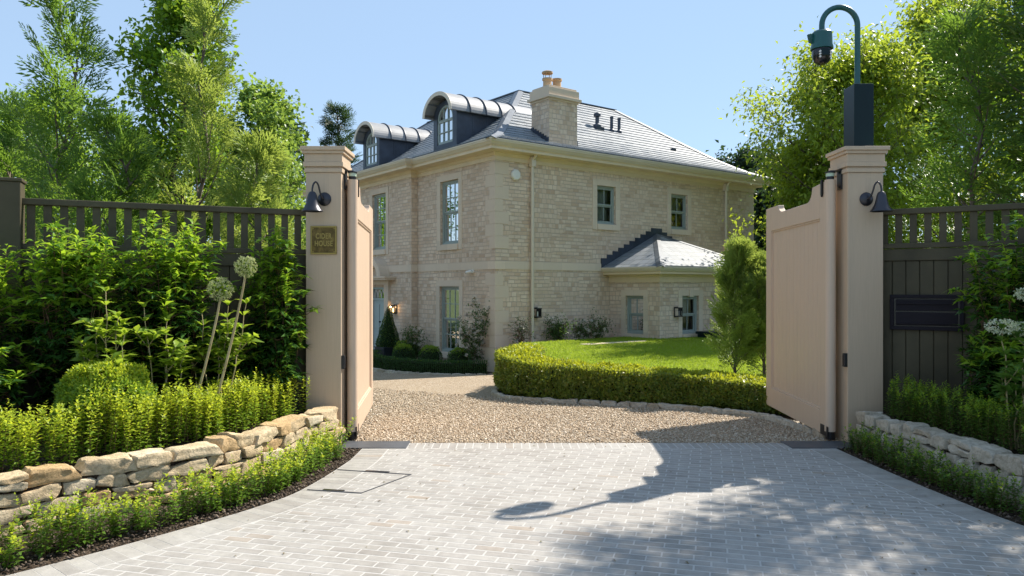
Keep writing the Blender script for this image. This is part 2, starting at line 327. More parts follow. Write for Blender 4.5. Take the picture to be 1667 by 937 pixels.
class MB:
    def __init__(s): s.v = []; s.f = []
    def add(s, vs, fs):
        k = len(s.v); s.v += [tuple(p) for p in vs]; s.f += [tuple(i + k for i in f) for f in fs]
    def box(s, a, b):
        (x0, y0, z0), (x1, y1, z1) = a, b
        s.add([(x0, y0, z0), (x1, y0, z0), (x1, y1, z0), (x0, y1, z0), (x0, y0, z1), (x1, y0, z1), (x1, y1, z1), (x0, y1, z1)],
              [(0, 3, 2, 1), (4, 5, 6, 7), (0, 1, 5, 4), (1, 2, 6, 5), (2, 3, 7, 6), (3, 0, 4, 7)])
    def obox(s, c, ax, ay, az):
        """box from its centre and three half-axis vectors"""
        c, ax, ay, az = map(Vector, (c, ax, ay, az)); vs = []
        for dz in (-1, 1):
            for dx, dy in ((-1, -1), (1, -1), (1, 1), (-1, 1)): vs.append(c + ax * dx + ay * dy + az * dz)
        s.add(vs, [(0, 3, 2, 1), (4, 5, 6, 7), (0, 1, 5, 4), (1, 2, 6, 5), (2, 3, 7, 6), (3, 0, 4, 7)])
    def prism(s, pts, n0, n1):
        """closed polygon extruded: pts are 3-vectors, n0/n1 offset vectors"""
        k = len(pts); n0, n1 = Vector(n0), Vector(n1)
        vs = [Vector(p) + n0 for p in pts] + [Vector(p) + n1 for p in pts]
        fs = [tuple(range(k - 1, -1, -1)), tuple(range(k, 2 * k))] + [(i, (i + 1) % k, k + (i + 1) % k, k + i) for i in range(k)]
        s.add(vs, fs)
    def tube(s, pts, r, n=10, cap=True):
        pts = [Vector(p) for p in pts]; rs = r if isinstance(r, (list, tuple)) else [r] * len(pts)
        up = None; rings = []
        for i, p in enumerate(pts):
            d = (pts[min(i + 1, len(pts) - 1)] - pts[max(i - 1, 0)]).normalized()
            if up is None: up = d.orthogonal().normalized()
            up = (up - d * up.dot(d)).normalized(); sd = d.cross(up)
            rings.append([p + (up * math.cos(2 * math.pi * k / n) + sd * math.sin(2 * math.pi * k / n)) * rs[i] for k in range(n)])
        vs = [q for rg in rings for q in rg]; fs = []
        for i in range(len(pts) - 1):
            for k in range(n): fs.append((i * n + k, i * n + (k + 1) % n, (i + 1) * n + (k + 1) % n, (i + 1) * n + k))
        if cap: fs += [tuple(range(n - 1, -1, -1)), tuple((len(pts) - 1) * n + k for k in range(n))]
        s.add(vs, fs)
    def lathe(s, prof, c, n=24, axis='z'):
        """prof: (radius, height) list round a vertical axis through c"""
        vs = []; fs = []
        for r, h in prof:
            for k in range(n):
                a = 2 * math.pi * k / n; vs.append((c[0] + r * math.cos(a), c[1] + r * math.sin(a), c[2] + h))
        for i in range(len(prof) - 1):
            for k in range(n): fs.append((i * n + k, i * n + (k + 1) % n, (i + 1) * n + (k + 1) % n, (i + 1) * n + k))
        fs += [tuple(range(n - 1, -1, -1)), tuple((len(prof) - 1) * n + k for k in range(n))]
        s.add(vs, fs)
    def xf(s, mat):
        s.v = [tuple(mat @ Vector(p)) for p in s.v]; return s
    def build(s, name, mat, parent=None, smooth=False, bevel=0.0, seg=2):
        me = bpy.data.meshes.new(name); me.from_pydata(s.v, [], s.f); me.update()
        bm = bmesh.new(); bm.from_mesh(me); bmesh.ops.recalc_face_normals(bm, faces=bm.faces); bm.to_mesh(me); bm.free()
        me.materials.append(mat)
        o = bpy.data.objects.new(name, me); link(o, parent)
        if smooth:
            me.polygons.foreach_set('use_smooth', [True] * len(me.polygons))
            try: me.set_sharp_from_angle(angle=R_(35))
            except Exception: pass
        if bevel:
            b = o.modifiers.new('bevel', 'BEVEL'); b.width = bevel; b.segments = seg; b.limit_method = 'ANGLE'; b.angle_limit = R_(40)
        return o

def np_obj(name, V, F, mat, parent=None, smooth=False):
    V = np.asarray(V, np.float32); F = np.asarray(F, np.int32)
    me = bpy.data.meshes.new(name); n, k = F.shape
    me.vertices.add(len(V)); me.vertices.foreach_set('co', V.ravel())
    me.loops.add(n * k); me.loops.foreach_set('vertex_index', F.ravel())
    me.polygons.add(n); me.polygons.foreach_set('loop_start', np.arange(0, n * k, k, dtype=np.int32))
    me.polygons.foreach_set('loop_total', np.full(n, k, np.int32))
    if smooth: me.polygons.foreach_set('use_smooth', np.ones(n, bool))
    me.update(calc_edges=True); me.validate(); me.materials.append(mat)
    return link(bpy.data.objects.new(name, me), parent)
def unit(a): return a / (np.linalg.norm(a, axis=-1, keepdims=True) + 1e-9)

def leaves_vf(P, A, N, L, W, droop=0.15, fold=0.25, simple=False):
    """P bases, A axes, N face normals; L, W arrays. Each leaf is an island of its own."""
    P = np.asarray(P, float); A = unit(np.asarray(A, float)); n = len(P)
    S = unit(np.cross(A, N)); Nn = np.cross(S, A)
    L = np.broadcast_to(np.asarray(L, float), (n,))[:, None]; W = np.broadcast_to(np.asarray(W, float), (n,))[:, None]
    tip = P + A * L - Nn * L * droop
    if simple:
        l = P + A * L * .45 + S * W * .5 + Nn * W * fold; r = P + A * L * .45 - S * W * .5 + Nn * W * fold
        V = np.stack([P, l, tip, r], 1).reshape(-1, 3)
        b = np.arange(n)[:, None] * 4; F = np.concatenate([b + [[0, 2, 1]], b + [[0, 3, 2]]])
    else:
        l = P + A * L * .42 + S * W * .5 + Nn * (W * fold); r = P + A * L * .42 - S * W * .5 + Nn * (W * fold)
        c = P + A * L * .52 + Nn * L * droop * .1
        V = np.stack([P, l, tip, r, c], 1).reshape(-1, 3)
        b = np.arange(n)[:, None] * 5
        F = np.concatenate([b + [[0, 4, 1]], b + [[1, 4, 2]], b + [[2, 4, 3]], b + [[3, 4, 0]]])
    return V, F
def leaf_obj(name, P, A, N, L, W, mat, parent, **kw):
    V, F = leaves_vf(P, A, N, L, W, **kw); return np_obj(name, V, F, mat, parent)
def tubes_obj(name, segs, mat, parent, n=5):
    """segs: rows of x0 y0 z0 x1 y1 z1 r0 r1"""
    s = np.asarray(segs, float); P0, P1 = s[:, 0:3], s[:, 3:6]; d = unit(P1 - P0)
    ref = np.where(np.abs(d[:, 2:3]) > .9, np.array([[1., 0, 0]]), np.array([[0, 0, 1.]]))
    u = unit(np.cross(d, ref)); v = np.cross(d, u)
    a = np.arange(n) * 2 * np.pi / n; cs = np.cos(a)[None, :, None]; sn = np.sin(a)[None, :, None]
    ring = u[:, None] * cs + v[:, None] * sn
    A = P0[:, None] + ring * s[:, 6][:, None, None]; B = P1[:, None] + ring * s[:, 7][:, None, None]
    V = np.concatenate([A, B], 1).reshape(-1, 3); b = (np.arange(len(s)) * 2 * n)[:, None]
    F = np.concatenate([b + [[k, (k + 1) % n, n + (k + 1) % n, n + k]] for k in range(n)])
    return np_obj(name, V, F, mat, parent, smooth=True)

def curve_pts(ctrl, step):
    """Catmull-Rom through 2-D points, evenly spaced"""
    c = [np.array(p, float) for p in ctrl]; c = [2 * c[0] - c[1]] + c + [2 * c[-1] - c[-2]]; out = []
    for i in range(1, len(c) - 2):
        for t in np.linspace(0, 1, 40, endpoint=False):
            p0, p1, p2, p3 = c[i - 1:i + 3]
            out.append(.5 * (2 * p1 + (p2 - p0) * t + (2 * p0 - 5 * p1 + 4 * p2 - p3) * t * t + (3 * p1 - p0 - 3 * p2 + p3) * t ** 3))
    out.append(c[-2]); out = np.array(out); d = np.r_[0, np.cumsum(np.linalg.norm(np.diff(out, axis=0), axis=1))]
    m = max(2, int(round(d[-1] / step)) + 1); q = np.linspace(0, d[-1], m)
    return np.stack([np.interp(q, d, out[:, k]) for k in range(out.shape[1])], 1)
def normals2(p):
    t = np.gradient(p, axis=0); t /= np.linalg.norm(t, axis=1, keepdims=True); return np.stack([-t[:, 1], t[:, 0]], 1), t
def zg(y):  # level of the drive
    return -0.055 * max(0.0, min(y - 7.4, 11.4))
zgv = np.vectorize(zg)
rng = np.random.default_rng(7); random.seed(7)

# ================================================================== SETTING
def sheet(name, pts, zf, mat, kind='structure', label=None):
    me = bpy.data.meshes.new(name); bm = bmesh.new()
    f = bm.faces.new([bm.verts.new((x, y, 0)) for x, y in pts]); bmesh.ops.triangulate(bm, faces=[f])
    for v in bm.verts: v.co.z = zf(v.co.x, v.co.y)
    bmesh.ops.recalc_face_normals(bm, faces=bm.faces)
    if sum(f.normal.z for f in bm.faces) < 0: bmesh.ops.reverse_faces(bm, faces=bm.faces)
    bm.to_mesh(me); bm.free(); me.materials.append(mat)
    o = link(bpy.data.objects.new(name, me)); o['kind'] = kind; return o
def grid(name, xs, ys, zf, mat):
    V = [(x, y, zf(x, y)) for y in ys for x in xs]; nx = len(xs)
    F = [(j * nx + i, j * nx + i + 1, (j + 1) * nx + i + 1, (j + 1) * nx + i) for j in range(len(ys) - 1) for i in range(nx - 1)]
    o = np_obj(name, V, F, mat); o['kind'] = 'structure'; return o
xs = [-900, -300, -120, -60, -30, -20, -14, -10, -7, -5, -3, -1, 1, 3, 5, 7, 10, 14, 20, 30, 60, 120, 300, 900]
ys = [-900, -300, -100, -30, -10, -4, 0, 2, 4, 6, 7.3, 7.45, 8.5, 10, 12, 14, 16, 18, 20, 24, 30, 40, 60, 120, 300, 1200]
grid('ground', xs, ys, lambda x, y: zg(y) - 0.05 if y > 0 else -0.05, M['earth'])
gv = [-17, -12, -9, -6, -4, -2, -1, 0, 1, 2, 3, 3.6]
grid('gravel_drive', gv, [7.22, 7.4, 9, 11, 13, 15, 17, 19, 22, 26], lambda x, y: zg(y) - 0.012, M['gravel'])

# --- paved apron, real pavers
EDGE_L = curve_pts([(-1.40, 6.93), (-1.42, 6.4), (-1.54, 5.63), (-1.68, 5.22), (-2.03, 4.66), (-2.62, 3.9), (-3.4, 3.1), (-4.6, 2.3), (-6.2, 1.6)], 0.08)
EDGE_R = curve_pts([(3.03, 6.93), (3.06, 6.3), (3.13, 5.4), (3.25, 4.6), (3.55, 3.7), (4.2, 2.7), (5.4, 1.9), (6.8, 1.4)], 0.08)
BW = 0.25
nl, _ = normals2(EDGE_L); nr, _ = normals2(EDGE_R)
IN_L = EDGE_L + nl * BW; IN_R = EDGE_R - nr * BW      # towards the drive
def apron_poly(l, r): return [tuple(p) for p in l] + [(-6.2, -3), (6.8, -3)] + [tuple(p) for p in r[::-1]]
def brick_vf(poly, z, h=0.05, inset=0.0007, tilt=(0, 0)):
    p = np.array(poly); c = p.mean(0); k = len(p)
    d = p - c; q = c + d * (1 - inset / (np.linalg.norm(d, axis=1, keepdims=True) + 1e-6) * 1.6)
    zt = z + (p - c) @ np.array(tilt); zq = z + (q - c) @ np.array(tilt)
    V = [(*a, z - h) for a in p] + [(*a, zz - inset) for a, zz in zip(p, zt)] + [(*a, zz) for a, zz in zip(q, zq)]
    F = [tuple(range(2 * k, 3 * k))] + [(i, (i + 1) % k, k + (i + 1) % k, k + i) for i in range(k)] + [(k + i, k + (i + 1) % k, 2 * k + (i + 1) % k, 2 * k + i) for i in range(k)]
    return V, F
def clip(poly, p, nrm):
    out = []
    for i in range(len(poly)):
        a, b = poly[i], poly[(i + 1) % len(poly)]; da = (a - p) @ nrm; db = (b - p) @ nrm
        if da >= 0: out.append(a)
        if da * db < 0: out.append(a + (b - a) * da / (da - db))
    return out
pav = MB(); GAP = 0.0095
def put(poly):
    if len(poly) < 3: return
    p = np.array(poly); area = .5 * abs(sum(p[i, 0] * p[(i + 1) % len(p), 1] - p[(i + 1) % len(p), 0] * p[i, 1] for i in range(len(p))))
    if area < 0.0008: return
    V, F = brick_vf(poly, rng.normal(0, 0.0002), tilt=rng.normal(0, 0.0007, 2)); pav.add(V, F)
th = R_(-15); ux = np.array([math.cos(th), math.sin(th)]); uy = np.array([-ux[1], ux[0]])
BL, BH = 0.176, 0.079; FAR = 6.95
for row in range(-60, 110):
    for k in range(-52, 52):
        o = np.array([0.7, 5.0]) + ux * (k + (0.5 if row % 2 else 0) + 0.02 * math.sin(row * 2.1)) * BL + uy * row * BH
        if o[1] > FAR + .2 or o[1] < 1.5 or not (-6 < o[0] < 6.5): continue
        g = GAP / 2 + rng.uniform(-.001, .001)
        gy = g + .0015; poly = [o + ux * g + uy * gy, o + ux * (BL - g) + uy * gy, o + ux * (BL - g) + uy * (BH - gy), o + ux * g + uy * (BH - gy)]
        c = sum(poly) / 4
        poly = clip(poly, np.array([0, FAR - GAP / 2]), np.array([0, -1.0]))
        for E_, Nn, sg in ((IN_L, nl, 1), (IN_R, nr, -1)):
            if not poly: break
            i = int(np.argmin(((E_ - c) ** 2).sum(1))); nn = Nn[i] * sg
            if (c - E_[i]) @ nn < 0.3: poly = clip(poly, E_[i] + nn * GAP / 2, nn)
        put(poly)
for E_, I_ in ((EDGE_L, IN_L), (EDGE_R, IN_R)):
    for i in range(len(E_) - 1):
        a, b, c, d = E_[i], E_[i + 1], I_[i + 1], I_[i]
        m = (a + b + c + d) / 4; put([m + (q - m) * (1 - 0.05) for q in (a, b, c, d)])
x = -0.98
while x < 2.6:                                        # upright course along the gravel
    q = [np.array(t) for t in ((x, 6.955), (x + 0.066, 6.955), (x + 0.066, 7.2), (x, 7.2))]
    put(q); x += 0.077
if True:
    apron = pav.build('paved_apron', M['paver']); tag(apron, kind='structure')
mort = sheet('joint_bed', [tuple(p) for p in EDGE_L] + [(-6.2, -3), (6.8, -3)] + [tuple(p) for p in EDGE_R[::-1]] + [(3.03, 7.2), (-1.4, 7.2)][::1], lambda x, y: -0.0008, M['mortar'])
s = MB()
for x0, x1 in ((-1.62, -0.99), (2.62, 3.30)):
    s.box((x0, 6.945, -0.05), (x1, 7.26, 0.006))
o = s.build('threshold_slab', M['slabdark'], bevel=0.004); tag(o, kind='structure')
# recessed cover frame and drain slots set into the paving at the left edge
cov = empty('inspection_cover', (-1.3, 5.7, 0), 'paved inspection cover framed by thin dark metal strips beside the left paving edge', 'drain cover')
def strip(a, b, wd, z=0.002):
    m = MB(); a, b = Vector((*a, z)), Vector((*b, z)); d = (b - a) * .5; sd = Vector((-d.y, d.x, 0)).normalized() * wd * .5
    m.obox((a + b) / 2 - Vector((-1.3, 5.7, 0)), d, sd, (0, 0, .003)); return m.build('frame_strip', M['slabdark'], cov)
cp = [(-1.52, 5.52), (-1.10, 5.43), (-0.81, 5.97), (-1.44, 6.13)]
strip(cp[0], cp[1], .012); strip(cp[1], cp[2], .008); strip(cp[2], cp[3], .008)
for a, b in (((-1.40, 5.515), (-1.24, 5.48)), ((-1.20, 6.085), (-1.0, 6.035))):
    m = MB(); a, b = Vector((*a, .004)), Vector((*b, .004)); d = (b - a) * .5; sd = Vector((-d.y, d.x, 0)).normalized() * .016
    m.obox((a + b) / 2 - Vector((-1.3, 5.7, 0)), d, sd, (0, 0, .003)); m.build('drain_slot', M['camblack'], cov)

# --- loose stones
def pebbles(name, P, size, mat):
    n = len(P); base = np.array([(1, 0, 0), (-1, 0, 0), (0, 1, 0), (0, -1, 0), (0, 0, 1), (0, 0, -1)], float)
    F0 = np.array([(0, 2, 4), (2, 1, 4), (1, 3, 4), (3, 0, 4), (2, 0, 5), (1, 2, 5), (3, 1, 5), (0, 3, 5)])
    sc_ = size[:, None, None] * rng.uniform(.6, 1.2, (n, 1, 3)) * np.array([1, .85, .6])
    a = rng.uniform(0, 6.28, n); ca, sa = np.cos(a), np.sin(a)
    v = base[None] * sc_ + rng.normal(0, .22, (n, 6, 3)) * size[:, None, None]
    tl = rng.normal(0, .35, (n, 1)); v[..., 2] += v[..., 0] * tl
    x = v[..., 0] * ca[:, None] - v[..., 1] * sa[:, None]; y = v[..., 0] * sa[:, None] + v[..., 1] * ca[:, None]
    V = np.stack([x, y, v[..., 2]], -1) + P[:, None]
    F = (np.arange(n)[:, None, None] * 6 + F0[None]).reshape(-1, 3)
    o = np_obj(name, V.reshape(-1, 3), F, mat); o['kind'] = 'stuff'; return o
n = 60000
yy = 7.24 + rng.beta(1, 2.6, n) * 9; xx = rng.uniform(-2.6, 3.4, n)
size = rng.uniform(.006, .015, n) * (1 + .03 * (yy - 7))
keep = ~((xx > 2.6 - (yy - 9.6) * 1.2) & (yy > 9.6))
P = np.stack([xx, yy, zgv(yy) - 0.008 + rng.uniform(-.004, .006, n)], 1)[keep]
pebbles('loose_gravel', P, size[keep], M['chip'])
n = 90; P = np.stack([rng.uniform(-1.0, 2.6, n), 7.2 - np.abs(rng.normal(0, .09, n)), np.full(n, .007)], 1)
pebbles('strayed_gravel', P, rng.uniform(.004, .009, n), M['chip'])

n = 130; P = np.stack([rng.uniform(-2.2, 3.1, n), rng.uniform(3.6, 7.1, n), np.full(n, .004)], 1)
P[:80, 0] = np.where(rng.uniform(0, 1, 80) < .5, rng.uniform(2.3, 3.1, 80), P[:80, 0]); A = rng.normal(0, 1, (n, 3)); A[:, 2] = .06; N = rng.normal(0, .15, (n, 3)); N[:, 2] += 1
DRY = leafmat('dry_fallen_leaf', [(0.10, 0.06, 0.025), (0.16, 0.11, 0.04), (0.12, 0.14, 0.04)], (0.3, 0.2, 0.05), 0.2)
o = leaf_obj('fallen_leaves', P, A, N, rng.uniform(.015, .035, n), rng.uniform(.008, .014, n), DRY, None, fold=.3); o['kind'] = 'stuff'
# ================================================================== LOW STONE WALLS, BEDS
WALL_L = [(-1.66, 7.02), (-1.74, 6.75), (-1.86, 6.35), (-1.97, 5.95), (-2.16, 5.5), (-2.42, 5.12), (-2.73, 4.82), (-3.06, 4.42), (-3.6, 3.8), (-4.6, 3.1)]
WALL_R = [(3.26, 6.95), (3.27, 6.7), (3.33, 6.2), (3.37, 5.8), (3.40, 5.4), (3.44, 5.0), (3.6, 4.5), (4.0, 3.8), (4.8, 3.0)]
def rock(bm_v, bm_f, c, ax, ay, az, seed):
    """rounded, broken-faced block"""
    n = 7; idx = {}; vs = []; fs = []
    def vid(i, j, k):
        key = (i, j, k)
        if key not in idx:
            p = np.array([i, j, k]) / n * 2 - 1.0
            q = np.sign(p) * np.abs(p); m = np.abs(p)
            r = (np.sum(m ** 18)) ** (1 / 18); q = p / r
            idx[key] = len(vs); vs.append(q)
        return idx[key]
    for a in range(n):
        for b in range(n):
            for s_ in (0, n):
                fs.append((vid(s_, a, b), vid(s_, a + 1, b), vid(s_, a + 1, b + 1), vid(s_, a, b + 1)))
                fs.append((vid(a, s_, b), vid(a + 1, s_, b), vid(a + 1, s_, b + 1), vid(a, s_, b + 1)))
                fs.append((vid(a, b, s_), vid(a + 1, b, s_), vid(a + 1, b + 1, s_), vid(a, b + 1, s_)))
    g_ = np.random.default_rng(seed + 5000)
    for sx_ in (-1, 1):
        for sy_ in (-1, 1):
            for sz_ in (-1, 1):
                if g_.uniform() < .75:
                    nrm_ = np.array([sx_, sy_, sz_]) * g_.uniform(.25, 1.0, 3); nrm_ /= np.linalg.norm(nrm_); lim = np.abs(nrm_).sum() * g_.uniform(.80, .96)
                    vs = [q - nrm_ * max(0.0, float(q @ nrm_) - lim) for q in vs]
    off = Vector((seed * 3.17, seed * 1.3, seed * .7)); out = []
    sk = np.random.default_rng(seed).uniform(-.26, .26, 4)
    for q in vs:
        p = q[0] * ax * (1 + sk[0] * q[2]) + q[1] * ay + q[2] * az * (1 + sk[1] * q[0]) + c
        nz = mnoise.noise_vector(Vector(p) * 7 + off) * .013 + mnoise.noise_vector(Vector(p) * 20 + off) * .011 + mnoise.noise_vector(Vector(p) * 60 + off) * .0025
        out.append(tuple(Vector(p) + nz))
    k = len(bm_v); bm_v += out; bm_f += [tuple(i + k for i in f) for f in fs]
def stone_wall(name, ctrl, side, z0, H, courses, lens, mat, label, depth=.2):
    p = curve_pts(ctrl, 0.02); nn, tt = normals2(p); nn = nn * side
    V, F = [], []; sd = 100; L = len(p) * 0.02
    rl = random.Random(len(ctrl) * 13 + courses)
    hs = [H / courses] * courses; z = z0
    for ci in range(courses):
        h = hs[ci]; s = -rl.uniform(0, .2)
        while s < L:
            ln = rl.uniform(*lens) * (1.15 if ci == courses - 1 else 1)
            i = int(min(len(p) - 1, max(0, (s + ln / 2) / .02)))
            split = rl.random() < .06 and ln > .2
            c = p[i] + nn[i] * (depth * .5 + rl.uniform(-.012, .012)); top = ci == courses - 1
            hh = h * (rl.uniform(.9, 1.16) if top else 1.0)
            parts = [(z, hh)] if not split else [(z, hh * .58), (z + hh * .58, hh * .42)]
            for zz, h2 in parts:
                sd += 1; yw = rl.uniform(-.06, .06); t2 = tt[i] + nn[i] * yw; n2 = nn[i] - tt[i] * yw
                rock(V, F, np.array([*c, zz + h2 / 2]), np.array([*(t2 * (ln / 2 - .004)), rl.uniform(-.012, .012)]), np.array([*(n2 * depth * .5), 0]), np.array([0, 0, h2 / 2 - .003]), sd)
            s += ln
        z += h
    me = bpy.data.meshes.new(name); me.from_pydata(V, [], F); me.update(); me.materials.append(mat)
    me.polygons.foreach_set('use_smooth', [True] * len(me.polygons))
    o = link(bpy.data.objects.new(name, me)); tag(o, label, 'stone wall')
    try: me.set_sharp_from_angle(angle=R_(34))
    except Exception: pass
    # earth packed behind and between the stones
    m = MB(); k = 12
    for i in range(0, len(p) - k, k):
        a0, a1 = p[i] + nn[i] * .045, p[i + k] + nn[i + k] * .045; b0, b1 = p[i] + nn[i] * (depth + .02), p[i + k] + nn[i + k] * (depth + .02)
        zt = z0 + H - .05
        m.add([(*a0, z0 - .05), (*a1, z0 - .05), (*a1, zt), (*a0, zt), (*b0, zt), (*b1, zt)], [(0, 1, 2, 3), (3, 2, 5, 4)])
    m.build('earth_packing', M['soil'], o)
    return p, nn
pl, npl = stone_wall('dry_stone_wall', WALL_L, -1 if False else -1, -0.01, .37, 4, (.13, .33), M['drystone'], 'low dry stone wall of honey stone curving along the left bed', .2)
pr, npr = stone_wall('dry_stone_wall', WALL_R, 1, -0.01, .35, 3, (.11, .23), M['drystonepale'], 'low dry stone wall of pale stone in the shade of the right bed', .18)
# beds
def bumpz(z, a): return lambda x, y: z + a * mnoise.noise(Vector((x * 6, y * 6, 0)))
BEDL = [tuple(q + n_ * .15) for q, n_ in zip(pl[::10], npl[::10])]
sheet('raised_bed', BEDL + [(-6.6, 3.2), (-6.6, 5.4), (-2.02, 7.5), (-2.0, 7.2)], bumpz(.30, .015), M['soil'])
BEDR = [tuple(q + n_ * .14) for q, n_ in zip(pr[::10], npr[::10])]
sheet('raised_bed', BEDR + [(7.5, 3.2), (7.5, 5.1), (3.62, 7.5), (3.6, 7.2)], bumpz(.29, .015), M['soil'])
sheet('planting_strip', [tuple(q) for q in pl[::10]] + [(-6.4, 1.9)] + [tuple(q) for q in (EDGE_L + nl * .03)[::-1][2:]] + [(-1.36, 7.0)], bumpz(-.004, .002), M['soil'])
sheet('planting_strip', [tuple(q) for q in pr[::10]] + [(7.0, 1.7)] + [tuple(q) for q in (EDGE_R - nr * .03)[::-1][2:]] + [(3.0, 7.0)], bumpz(-.004, .002), M['soil'])
el_ = curve_pts(EDGE_L, .02); er_ = curve_pts(EDGE_R, .02); nel = -normals2(el_)[0]; ner = normals2(er_)[0]
# bark chips
def along(p, nn, lo, hi, n, z, zs):
    i = rng.integers(0, len(p), n); o = rng.uniform(lo, hi, n)[:, None]
    q = p[i] + nn[i] * o; return np.stack([q[:, 0], q[:, 1], z + rng.uniform(0, zs, n)], 1)
pebbles('bark_chips', np.concatenate([along(pl, npl, .16, .5, 2200, .305, .012), along(el_[:260], nel[:260], .0, .45, 3000, .0, .02), along(pr, npr, .16, .4, 800, .295, .012), along(er_[:200], ner[:200], .0, .25, 1000, .0, .02)]),
        rng.uniform(.006, .017, 7000), M['clod'])

# ================================================================== GATE PILLARS AND GATES
def pillar(x0, x1, label):
    o = empty('gate_pillar', ((x0 + x1) / 2, 7.38, 0), label, 'gate pillar', group='taupe gate pillars')
    h = (x1 - x0) / 2; m = MB(); m.box((-h, -.18, -.3), (h, .18, 2.62)); m.build('shaft', M['pillar'], o, bevel=.006)
    m = MB()
    for ov, za, zb in ((.012, 2.62, 2.66), (.0, 2.66, 2.675), (.022, 2.675, 2.72), (.012, 2.72, 2.80), (.03, 2.80, 2.83), (.045, 2.83, 2.868)):
        e = .0012 * (za * 7 % 1); m.box((-h - ov - e, -.18 - ov - e, za), (h + ov + e, .18 + ov + e, zb))
    m.build('cap', M['pillar'], o, bevel=.004)
    return o
PLX = (-1.998, -1.655); PRX = (3.252, 3.597)
pillar(*PLX, 'taupe square gate pillar carrying the brass nameplate'); pillar(*PRX, 'taupe square gate pillar below the dark green camera post')

def bell_lamp(x, z, label, dx):
    o = empty('bell_wall_lamp', (x, 7.2, z), label, 'wall lamp', group='pewter bell lamps on the gate pillars')
    m = MB(); 
    prof = [(.0, 0), (.062, 0), (.066, .006), (.060, .014), (.045, .022), (.03, .028), (.0, .03)]
    m.lathe(prof, (0, 0, 0), 28); m.xf(Matrix.Rotation(R_(90), 4, 'X')); m.build('backplate', M['bell'], o, smooth=True)
    m = MB(); A_ = [(0, -.03, 0), (dx * .15, -.06, .015), (dx * .3, -.085, .07), (dx * .42, -.10, .125), (dx * .65, -.115, .152), (dx * .9, -.125, .125), (dx, -.128, .08), (dx, -.128, .055)]
    A_ = [tuple(q) for q in curve_pts([list(q) for q in A_], .012)]
    m.tube(A_, .0085, 10); m.build('gooseneck', M['bell'], o, smooth=True)
    ex, ey, ez = A_[-1]; m = MB()
    prof = [(.0, .004), (.022, .002), (.034, -.010), (.043, -.035), (.050, -.075), (.062, -.120), (.080, -.155), (.098, -.178), (.101, -.186), (.094, -.182), (.07, -.15), (.05, -.10), (.038, -.06), (.0, -.03)]
    m.lathe(prof, (ex, ey, ez), 32); m.build('bell_shade', M['bell'], o, smooth=True)
    m = MB(); m.lathe([(.0, -.04), (.018, -.05), (.024, -.09), (.018, -.115), (0, -.122)], (ex, ey, ez), 16); m.build('bulb', M['white'], o, smooth=True)
bell_lamp(-1.815, 2.36, 'pewter bell lamp on a gooseneck above the brass nameplate', -.085)
bell_lamp(3.43, 2.36, 'pewter bell lamp on a gooseneck on the shaded pillar under the camera post', .085)

# nameplate
o = empty('house_sign', (-1.822, 7.2, 1.963), 'tarnished square brass house nameplate screwed to the gate pillar', 'sign')
m = MB(); m.box((-.127, -.012, -.137), (.127, -.0005, .137)); m.build('plate', M['brass'], o, bevel=.003)
m = MB()
for a in (((-.127, -.017, .122), (.127, -.0125, .137)), ((-.127, -.017, -.137), (.127, -.0125, -.122)), ((-.127, -.017, -.1218), (-.112, -.0125, .1218)), ((.112, -.017, -.1218), (.127, -.0125, .1218))): m.box(*a)
m.build('rim', M['brassbright'], o, bevel=.002)
for sx in (-1, 1):
    for sz in (-1, 1):
        m = MB(); m.tube([(sx * .103, -.012, sz * .113), (sx * .103, -.017, sz * .113)], .006, 10); m.build('screw', M['brassbright'], o)
def lettering(txt, z, size, parent, wid):
    cu = bpy.data.curves.new('lettering', 'FONT'); cu.body = txt; cu.size = size; cu.extrude = .002; cu.align_x = 'CENTER'; cu.align_y = 'CENTER'; cu.offset = .0016; cu.space_character = 1.1
    t = bpy.data.objects.new('lettering', cu); COL.objects.link(t)
    bpy.context.view_layer.update(); dg = bpy.context.evaluated_depsgraph_get()
    me = bpy.data.meshes.new_from_object(t.evaluated_get(dg)); bpy.data.objects.remove(t)
    xs_ = [v.co.x for v in me.vertices]; k = wid / (max(xs_) - min(xs_))
    for v in me.vertices: v.co.x *= k
    me.materials.clear(); me.materials.append(M['brassbright']); q = link(bpy.data.objects.new('lettering', me), parent)
    q.location = (0, -.0145, z); q.rotation_euler = (R_(90), 0, 0)
lettering('CIDER', .037, .072, o, .155); lettering('HOUSE', -.035, .072, o, .172)

def sensor(x, z, label, sx):
    o = empty('gate_sensor', (x, 7.225, z), label, 'gate sensor')
    m = MB(); m.box((-.016, -.024, -.066), (.016, .024, .066)); m.build('housing', M['iron'], o, bevel=.005)
    m = MB(); m.box((sx * .0165 - .0015, -.014, -.045), (sx * .0165 + .0015, .014, .045)); m.build('lens', M['camblack'], o, bevel=.001)
sensor(PLX[1] + .0165, .78, 'small dark gate sensor on the inner side of the nameplate pillar', 1); sensor(PRX[0] - .0165, .80, 'small black gate sensor on the inner side of the camera post pillar', -1)

